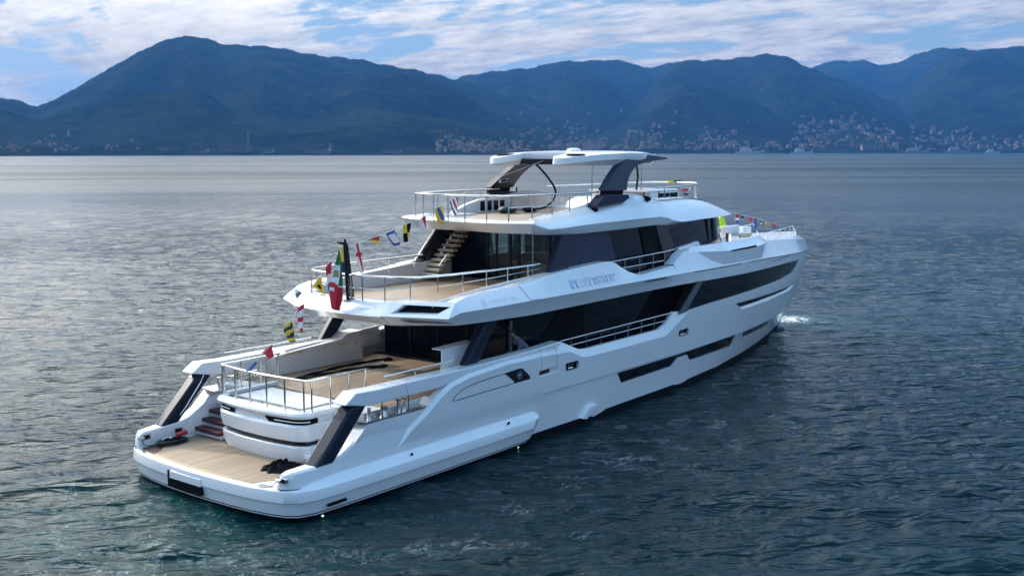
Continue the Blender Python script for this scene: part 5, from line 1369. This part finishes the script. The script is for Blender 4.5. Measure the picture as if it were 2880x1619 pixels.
# bags on the fly deck
for (x, y, L_, W_, Hh, m, lb, ang, sd) in ((15.9, 1.25, .62, .38, .26, 'tealbag', 'dark teal soft bag lying by the cabinet doors on the fly deck', 25, 2), (17.0, .95, .52, .27, .20, 'cloth', 'black soft bag on the fly deck teak below the hose', 20, 5)):
    rr = random.Random(sd); rows = []
    for i in range(15):
        a = i / 14; w_ = math.sin(math.pi * min(.97, max(.03, a))) ** .5
        row = []
        for j in range(14):
            b_ = 2 * math.pi * j / 14
            k_ = 1 + .10 * math.sin(3 * b_ + a * 8 + sd) + .07 * math.sin(5 * b_ - a * 13)
            row.append(((a - .5) * 2 * L_, W_ * w_ * math.cos(b_) * k_, max(0, Hh * .5 + Hh * .55 * w_ * math.sin(b_) * k_) * (1.25 - .7 * a)))
        rows.append(row)
    mb = MB().loft(rows, closed=True, caps=True); o = mb.build('soft_bag', m, angle=50); o.location = (x, y, 7.465); o.rotation_euler = (0, 0, R(ang)); tag(o, lb, 'bag')
def arc_pts(ctrl, n=10):
    out = []
    for i in range(len(ctrl) - 1):
        p0 = Vector(ctrl[max(0, i - 1)]); p1 = Vector(ctrl[i]); p2 = Vector(ctrl[i + 1]); p3 = Vector(ctrl[min(len(ctrl) - 1, i + 2)])
        for k in range(n):
            t_ = k / n
            out.append(.5 * ((2 * p1) + (-p0 + p2) * t_ + (2 * p0 - 5 * p1 + 4 * p2 - p3) * t_**2 + (-p0 + 3 * p1 - 3 * p2 + p3) * t_**3))
    return out + [Vector(ctrl[-1])]
cord('hanging_hose', arc_pts([(17.2, .8, 9.45), (17.9, .8, 9.0), (18.6, .85, 8.45), (18.75, .9, 8.1), (18.45, .95, 7.75), (17.9, .98, 7.58), (17.4, .98, 7.55)]), .045, 'rubber', 'black hose curving down from the hardtop beam to the fly deck', 'hose', 8)
cord('hanging_hose', arc_pts([(22.9, -.5, 9.6), (23.1, -.5, 8.9), (23.0, -.5, 8.25)]), .05, 'rubber', 'short black hose hanging from the front of the hardtop', 'hose', 8)

# ================================================================= people
def person(loc, rot, joints, edges, radii, clothes, label, head, hairc='hair', skin_from=None):
    t = empty('person', loc, label, 'person', None)
    t.rotation_euler = (0, 0, rot)
    me = bpy.data.meshes.new('body'); me.from_pydata(joints, edges, []); me.materials.append(M['skin']); 
    for m_ in clothes: me.materials.append(M[m_])
    o = bpy.data.objects.new('body', me); COL.objects.link(o); o.parent = t
    sk = o.modifiers.new('skin', 'SKIN'); sk.use_smooth_shade = True
    for i, r_ in enumerate(radii): me.skin_vertices[0].data[i].radius = (r_, r_ * (.75 if i in (0, 1, 2) else 1))
    me.skin_vertices[0].data[0].use_root = True
    o.modifiers.new('sub', 'SUBSURF').render_levels = 2
    return t, o
def cover(t, name, m, paths):
    mb = MB()
    for pth, rad in paths: mb.tube(pth, rad, 14)
    o = mb.build(name, m, parent=t, angle=70)
    return o
def make_person(loc, rot, top, bottom, label, lean=.0, arms='down'):
    L_ = lean
    J = [(0, 0, .90), (L_ * .4, 0, 1.15), (L_, 0, 1.40), (L_ * 1.15, 0, 1.50), (L_ * 1.25, 0, 1.56),
         (0, .09, .86), (.02, .10, .48), (0, .10, .08), (.16, .11, .04), (0, -.09, .86), (.02, -.10, .48), (0, -.10, .08), (.16, -.11, .04),
         (L_, .19, 1.38), (L_ + .02, .25, 1.10), (L_ + .18, .22, .92), (L_, -.19, 1.38), (L_ + .02, -.25, 1.10), (L_ + .18, -.22, .92)]
    E_ = [(0, 1), (1, 2), (2, 3), (3, 4), (0, 5), (5, 6), (6, 7), (7, 8), (0, 9), (9, 10), (10, 11), (11, 12), (2, 13), (13, 14), (14, 15), (2, 16), (16, 17), (17, 18)]
    rad = [.13, .125, .15, .055, .05, .085, .06, .045, .04, .085, .06, .045, .04, .06, .045, .035, .06, .045, .035]
    t, o = person(loc, rot, J, E_, rad, [], label, None)
    V3 = lambda i: Vector(J[i])
    # head with face
    hc = Vector((L_ * 1.35 + .02, 0, 1.67)); mb = MB(); rows = []
    for i in range(17):
        a = math.pi * i / 16; rows.append([])
        for j in range(20):
            b_ = 2 * math.pi * j / 20
            fx = .098 * math.sin(a) * math.cos(b_); fy = .076 * math.sin(a) * math.sin(b_); fz = .118 * math.cos(a)
            if fz < 0: fx *= 1 + fz * 1.5; fy *= 1 + fz * 2.2
            if fx > 0 and abs(b_ if b_ < math.pi else b_ - 2 * math.pi) < .25 and -.04 < fz < .02: fx += .02
            rows[-1].append((hc.x + fx, hc.y + fy, hc.z + fz))
    mb.loft(rows, closed=True)
    mb.build('head', 'skin', parent=t, angle=70)
    mb = MB(); rows = []
    for i in range(9):
        a = math.pi * .52 * i / 8
        rows.append([(hc.x - .012 + .108 * math.sin(a) * math.cos(b_), .084 * math.sin(a) * math.sin(b_), hc.z + .012 + .122 * math.cos(a)) for b_ in np.linspace(0, 2 * math.pi, 19)[:-1]])
    mb.loft(rows, closed=True); mb.build('hair', 'hair', parent=t, angle=70)
    # five fingers and a thumb-side on each hand
    for i in (15, 18):
        mb = MB(); w_ = V3(i)
        for f in range(4): mb.tube([w_ + Vector((.03, (f - 1.5) * .018, -.02)), w_ + Vector((.075, (f - 1.5) * .02, -.045)), w_ + Vector((.10 + .008 * (1.5 - abs(f - 1.5)), (f - 1.5) * .02, -.085))], [.010, .009, .007], 6)
        mb.tube([w_ + Vector((.02, -.03, 0)), w_ + Vector((.06, -.05, -.02))], [.011, .008], 6)
        mb.build('hand', 'skin', parent=t, angle=70)
    cover(t, 'jacket', top, [([V3(0) - Vector((0, 0, .06)), V3(0) + Vector((0, 0, .08)), V3(1), V3(2) - Vector((0, 0, .04)), V3(2) + Vector((L_ * .05, 0, .05)), V3(3)], [.165, .17, .165, .185, .13, .075])] + [([V3(a).lerp(V3(2), .25), V3(a), V3(b_), V3(c_)], [.09, .085, .068, .056]) for a, b_, c_ in ((13, 14, 15), (16, 17, 18))])
    cover(t, 'trousers', bottom, [([V3(a) + Vector((0, 0, .06)), V3(a), V3(b_), V3(c_) + Vector((0, 0, .03))], [.115, .11, .08, .065]) for a, b_, c_ in ((5, 6, 7), (9, 10, 11))])
    for c_, d_ in ((7, 8), (11, 12)): cover(t, 'shoe', 'matblack', [([V3(c_) + Vector((-.05, 0, -.03)), V3(c_) + Vector((.05, 0, -.02)), V3(d_)], [.05, .055, .04])])
    return t
make_person((31.1, -.55, 5.28), R(40), 'hivis', 'jeans', 'person in a bright yellow green jacket standing on the foredeck behind the wheelhouse', lean=.16).scale = (.88, .88, .90)
make_person((11.2, -3.28, 2.24), R(170), 'hoodie', 'jeans', 'person in a dark grey hoodie stooping in the shaded side deck', lean=.5).scale = (.86, .86, .86)

# ================================================================= the far shore
houses = []
hcols = {}
def hmat(n, c, rough=.8): hcols[n] = M[n] = mat(n, c, rough); return n
walls = [hmat('wall_cream', (.19, .15, .115)), hmat('wall_pink', (.175, .105, .085)), hmat('wall_white', (.20, .18, .155)), hmat('wall_ochre', (.20, .15, .10))]
roof = hmat('roof_tile', (.075, .045, .035)); winm = hmat('house_window', (.05, .06, .07))
def house_mesh(wm, w_, d_, h_):
    mb = MB(); mb.box((-w_ / 2, -d_ / 2, -3), (w_ / 2, d_ / 2, h_), 0)
    e = .4; mb.add([(-w_ / 2 - e, -d_ / 2 - e, h_ + .02), (w_ / 2 + e, -d_ / 2 - e, h_ + .02), (w_ / 2 + e, d_ / 2 + e, h_ + .02), (-w_ / 2 - e, d_ / 2 + e, h_ + .02), (-w_ / 4, 0, h_ + d_ * .22), (w_ / 4, 0, h_ + d_ * .22)], [(0, 1, 5, 4), (2, 3, 4, 5), (1, 2, 5), (3, 0, 4), (3, 2, 1, 0)], 1)
    for fl_ in range(int(h_ // 3)):
        for k in range(max(2, int(w_ // 3.2))):
            x = -w_ / 2 + (k + .5) * w_ / max(2, int(w_ // 3.2))
            for yy in (-d_ / 2 - .05,): mb.add([(x - .6, yy, fl_ * 3 + .9), (x + .6, yy, fl_ * 3 + .9), (x + .6, yy, fl_ * 3 + 2.4), (x - .6, yy, fl_ * 3 + 2.4)], [(0, 1, 2, 3)], 2)
    o = mb.build('shore_house', [wm, roof, winm], angle=20)
    return o
protos = [house_mesh(walls[i % 4], *[(9, 8, 6), (12, 9, 9), (8, 8, 9), (16, 10, 9), (10, 9, 6), (20, 10, 12)][i % 6]) for i in range(12)]
bpy.context.view_layer.update()
dg = bpy.context.evaluated_depsgraph_get()
def ground_at(px, py):
    """follow the sight line through a photo point to the hillside"""
    d_ = Vector((math.cos(HEAD + px_az(px)) * 1.0, math.sin(HEAD + px_az(px)), math.tan(px_el(py))))
    d_.normalize()
    best = None
    for o, _ in HILLS:
        ok, loc, nrm, idx = o.ray_cast(CAMPOS, d_)
        if ok and (best is None or (loc - CAMPOS).length < (best - CAMPOS).length): best = loc.copy()
    return best
clusters = [  # (px0, px1, py0, py1, n, text)
    (1225, 1300, 365, 405, 16, 'pale house of the small hill village right of the big mountain'),
    (1290, 1470, 385, 428, 44, 'house of the dense waterfront village behind the hardtop'),
    (1500, 1700, 355, 405, 24, 'scattered pale house on the slope above the hardtop'),
    (1590, 1700, 385, 420, 24, 'house on the shore between the village and the hardtop'),
    (1760, 1860, 355, 420, 40, 'house of the terraced village right of the hardtop'),
    (1900, 2080, 365, 412, 34, 'house of the long harbour row above the right shore'),
    (2130, 2200, 395, 412, 12, 'house among the harbour sheds on the right shore'),
    (2230, 2490, 325, 395, 52, 'house of the village up the right hillside'),
    (2540, 2730, 360, 400, 32, 'house of the rightmost hillside village'),
    (2760, 2880, 380, 425, 12, 'house by the right edge of the shore'),
    (20, 160, 385, 425, 14, 'house on the far left shore'),
    (240, 400, 395, 425, 8, 'house below the big mountain on the left shore'),
]
rg = random.Random(21); used = [0] * len(protos)
for x0, x1, y0, y1, n_, txt in clusters:
    for i in range(n_):
        px = rg.uniform(x0, x1); py = y0 + (y1 - y0) * (1 - rg.random() ** 1.6 if False else rg.random() ** .6)
        g = ground_at(px, py)
        if g is None or g.z < 1: continue
        k = rg.randrange(len(protos))
        o = protos[k] if not used[k] else protos[k].copy()
        if used[k]: COL.objects.link(o)
        used[k] += 1
        o.location = (g.x, g.y, g.z + .5); o.rotation_euler = (0, 0, HEAD - math.pi / 2 + rg.uniform(-.7, .7))
        sc_ = (g - CAMPOS).length / 2600 * rg.uniform(.3, .62)
        o.scale = (sc_, sc_, sc_)
        tag(o, txt, 'house', txt.split(' of ')[-1].replace('house ', 'houses ') if ' of ' in txt else 'houses: ' + txt[:40])
# beyond the 300 houses built one by one, the rest of the towns as one object
mb = MB(); rg2 = random.Random(77)
for x0, x1, y0, y1, n_ in ((1225, 1480, 398, 430, 90), (1480, 1760, 395, 428, 60), (1560, 1700, 402, 428, 40), (1760, 2100, 390, 424, 90), (2080, 2300, 404, 424, 30), (2230, 2520, 345, 420, 80), (2520, 2880, 385, 424, 60), (0, 300, 405, 430, 18), (1400, 2400, 300, 385, 30)):
    for i in range(n_):
        px = rg2.uniform(x0, x1); py = y0 + (y1 - y0) * rg2.random() ** .7
        g = ground_at(px, py)
        if g is None or g.z < 1: continue
        k_ = (g - CAMPOS).length / 2600 * rg2.uniform(.4, .8); a_ = HEAD + rg2.uniform(-.6, .6) - math.pi / 2
        w_, d_, h_ = rg2.uniform(4, 9) * k_, rg2.uniform(3, 5) * k_, rg2.uniform(4, 9) * k_
        ca, sa = math.cos(a_), math.sin(a_)
        P_ = [(g.x + u * ca - v * sa, g.y + u * sa + v * ca) for u, v in ((-w_, -d_), (w_, -d_), (w_, d_), (-w_, d_))]
        r1 = (g.x - .5 * w_ * ca, g.y - .5 * w_ * sa, g.z + h_ * 1.3); r2 = (g.x + .5 * w_ * ca, g.y + .5 * w_ * sa, g.z + h_ * 1.3)
        wm_ = rg2.randrange(3)
        mb.add([(x, y, g.z - 3) for x, y in P_] + [(x, y, g.z + h_) for x, y in P_], [(0, 1, 5, 4), (1, 2, 6, 5), (2, 3, 7, 6), (3, 0, 4, 7)], wm_)
        mb.add([(x, y, g.z + h_) for x, y in P_] + [r1, r2], [(0, 1, 5, 4), (2, 3, 4, 5), (1, 2, 5), (3, 0, 4)], 3)
o = mb.build('distant_houses', ['wall_cream', 'wall_pink', 'wall_ochre', 'roof_tile'], angle=20, fix=False)
tag(o, kind='stuff')
for k, o in enumerate(protos):
    if not used[k]: bpy.data.objects.remove(o)
# power station hall and chimney on the left shore
def shore_thing(px, py): 
    g = ground_at(px, py)
    if g is None: x, y = pol(px_az(px), shore(px) + 5); g = Vector((x, y, 1))
    return g
M['hall'] = mat('hall_wall', (.15, .10, .085), .8); M['concrete'] = mat('chimney_concrete', (.12, .115, .11), .8)
g = shore_thing(655, 428); k = (g - CAMPOS).length / 3050 
t = empty('industrial_hall', g, 'long pinkish industrial hall on the left shore beside a tall chimney', 'building'); t.rotation_euler = (0, 0, HEAD - math.pi / 2)
mb = MB().box((-38 * k, 0, -4), (38 * k, 30, 22 * k)); mb.build('hall', 'hall', parent=t)
mb = MB().box((-39 * k, -.5, 22 * k), (39 * k, 31, 23.5 * k)); mb.build('roof', 'concrete', parent=t)
for i in range(9):
    mb = MB().box((-35 * k + i * 8 * k, -.3, 8 * k), (-31 * k + i * 8 * k, -.05, 16 * k)); mb.build('window', 'house_window', parent=t)
g = shore_thing(700, 428)
o = MB().tube([(0, 0, -3), (0, 0, 26 * k), (0, 0, 58 * k)], [3.4 * k, 3.0 * k, 2.2 * k], 16).build('chimney', 'concrete', angle=50); o.location = g
tag(o, 'tall slim grey chimney standing alone on the left shore', 'chimney')
for px, wd, ht_, lb in ((752, 14, 7, 'low pale shed right of the tall chimney on the left shore'), (890, 36, 8, 'long low pale warehouse on the shore below the mountain'), (1100, 26, 7, 'low grey quay building on the middle shore'), (570, 12, 8, 'small pale shore building left of the industrial hall')):
    g = shore_thing(px, 432); k2 = (g - CAMPOS).length / 3050
    t = empty('shore_shed', g, lb, 'building'); t.rotation_euler = (0, 0, HEAD - math.pi / 2)
    MB().box((-wd * k2, 0, -3), (wd * k2, 16, ht_ * k2)).build('wall', 'wall_white', parent=t)
    MB().prism([(-wd * k2 - 1, ht_ * k2), (wd * k2 + 1, ht_ * k2), (wd * k2 * .8, (ht_ + 4) * k2), (-wd * k2 * .8, (ht_ + 4) * k2)], -1, 17, 'y').build('roof', 'concrete', parent=t)
# slender pale tower on the left slope
g = shore_thing(196, 388); k2 = (g - CAMPOS).length / 3050
t = empty('bell_tower', g, 'slender pale tower on the left slope', 'tower')
MB().box((-3 * k2, -3 * k2, -2), (3 * k2, 3 * k2, 15 * k2)).build('shaft', 'wall_white', parent=t)
MB().add([(-3.4 * k2, -3.4 * k2, 15 * k2), (3.4 * k2, -3.4 * k2, 15 * k2), (3.4 * k2, 3.4 * k2, 15 * k2), (-3.4 * k2, 3.4 * k2, 15 * k2), (0, 0, 19 * k2)], [(0, 1, 4), (1, 2, 4), (2, 3, 4), (3, 0, 4), (3, 2, 1, 0)]).build('roof', 'roof_tile', parent=t)
g = shore_thing(930, 428); k2 = (g - CAMPOS).length / 3050
t = empty('harbour_tower', g, 'small ochre tower at the water on the middle shore', 'tower')
MB().box((-3 * k2, -3 * k2, -2), (3 * k2, 3 * k2, 22 * k2)).build('shaft', 'wall_ochre', parent=t)
MB().box((-4 * k2, -4 * k2, 22 * k2), (4 * k2, 4 * k2, 24 * k2)).build('gallery', 'concrete', parent=t)
# yellow harbour hall
g = shore_thing(2455, 424); k2 = (g - CAMPOS).length / 3050
t = empty('harbour_hall', g, 'wide ochre harbour hall with dark openings on the right shore', 'building'); t.rotation_euler = (0, 0, HEAD - math.pi / 2)
MB().box((-28 * k2, 0, -3), (28 * k2, 20, 14 * k2)).build('wall', 'wall_ochre', parent=t)
MB().box((-29 * k2, -1, 14 * k2), (29 * k2, 21, 16 * k2)).build('roof', 'concrete', parent=t)
for i in range(5): MB().box((-24 * k2 + i * 10.5 * k2, -.3, 0), (-19 * k2 + i * 10.5 * k2, -.05, 9 * k2)).build('gate', 'house_window', parent=t)
# grey and white ships along the right shore
M['shipgrey'] = mat('ship_grey', (.20, .22, .24), .6); M['shipwhite'] = mat('ship_white', (.42, .43, .44), .5)
def ship(px, L_, m, label, mast=True, tall=1.0):
    x, y = pol(px_az(px), shore(px) - 60); d_ = math.hypot(x - CAMPOS.x, y - CAMPOS.y); k_ = d_ / 3050
    t = empty('ship', (x, y, 0), label, 'ship', None); t.rotation_euler = (0, 0, HEAD - math.pi / 2)
    a = L_ * k_
    rows = [[(a * u, -w_ * a * .09, zt_) for u, zt_ in ((0, 0), (0, 0))] for w_ in (1,)]
    hull_ = MB(); xs_ = [-.5, -.48, -.2, .2, .4, .5]; ws = [.05, .06, .07, .07, .045, .0]; zs_ = [.075, .075, .07, .075, .09, .105]
    hull_.loft([[(a * x_, -a * w_, a * z_), (a * x_ * .96, -a * w_ * .8, -1), (a * x_ * .96, a * w_ * .8, -1), (a * x_, a * w_, a * z_), (a * x_, -a * w_, a * z_)] for x_, w_, z_ in zip(xs_, ws, zs_)])
    hull_.build('hull', m, parent=t)
    MB().box((-.28 * a, -.05 * a, .07 * a), (.12 * a, .05 * a, .12 * a * tall)).build('deckhouse', m, parent=t)
    MB().box((-.12 * a, -.045 * a, .12 * a * tall), (.08 * a, .045 * a, .17 * a * tall)).build('bridge', 'shipwhite', parent=t)
    MB().box((-.22 * a, -.02 * a, .12 * a * tall), (-.14 * a, .02 * a, .19 * a * tall)).build('funnel', m, parent=t)
    if mast: MB().tube([(0, 0, .16 * a * tall), (0, 0, .32 * a * tall)], [.012 * a, .006 * a], 6).build('mast', 'shipwhite', parent=t)
ship(2105, 75, 'shipwhite', 'large pale ship moored at the left end of the right harbour', tall=1.2)
ship(2150, 34, 'shipgrey', 'short grey ship close right of the large pale ship', tall=1.6)
ship(2255, 62, 'shipwhite', 'white ship with a high bridge in front of the hillside village', tall=1.25)
ship(2575, 80, 'shipgrey', 'long grey ship moored right of the ochre harbour hall')
ship(2690, 72, 'shipgrey', 'grey ship with a tall mast in the middle of the right shore', tall=1.3)
ship(2790, 44, 'shipwhite', 'small white ship near the right edge of the shore', tall=1.3)
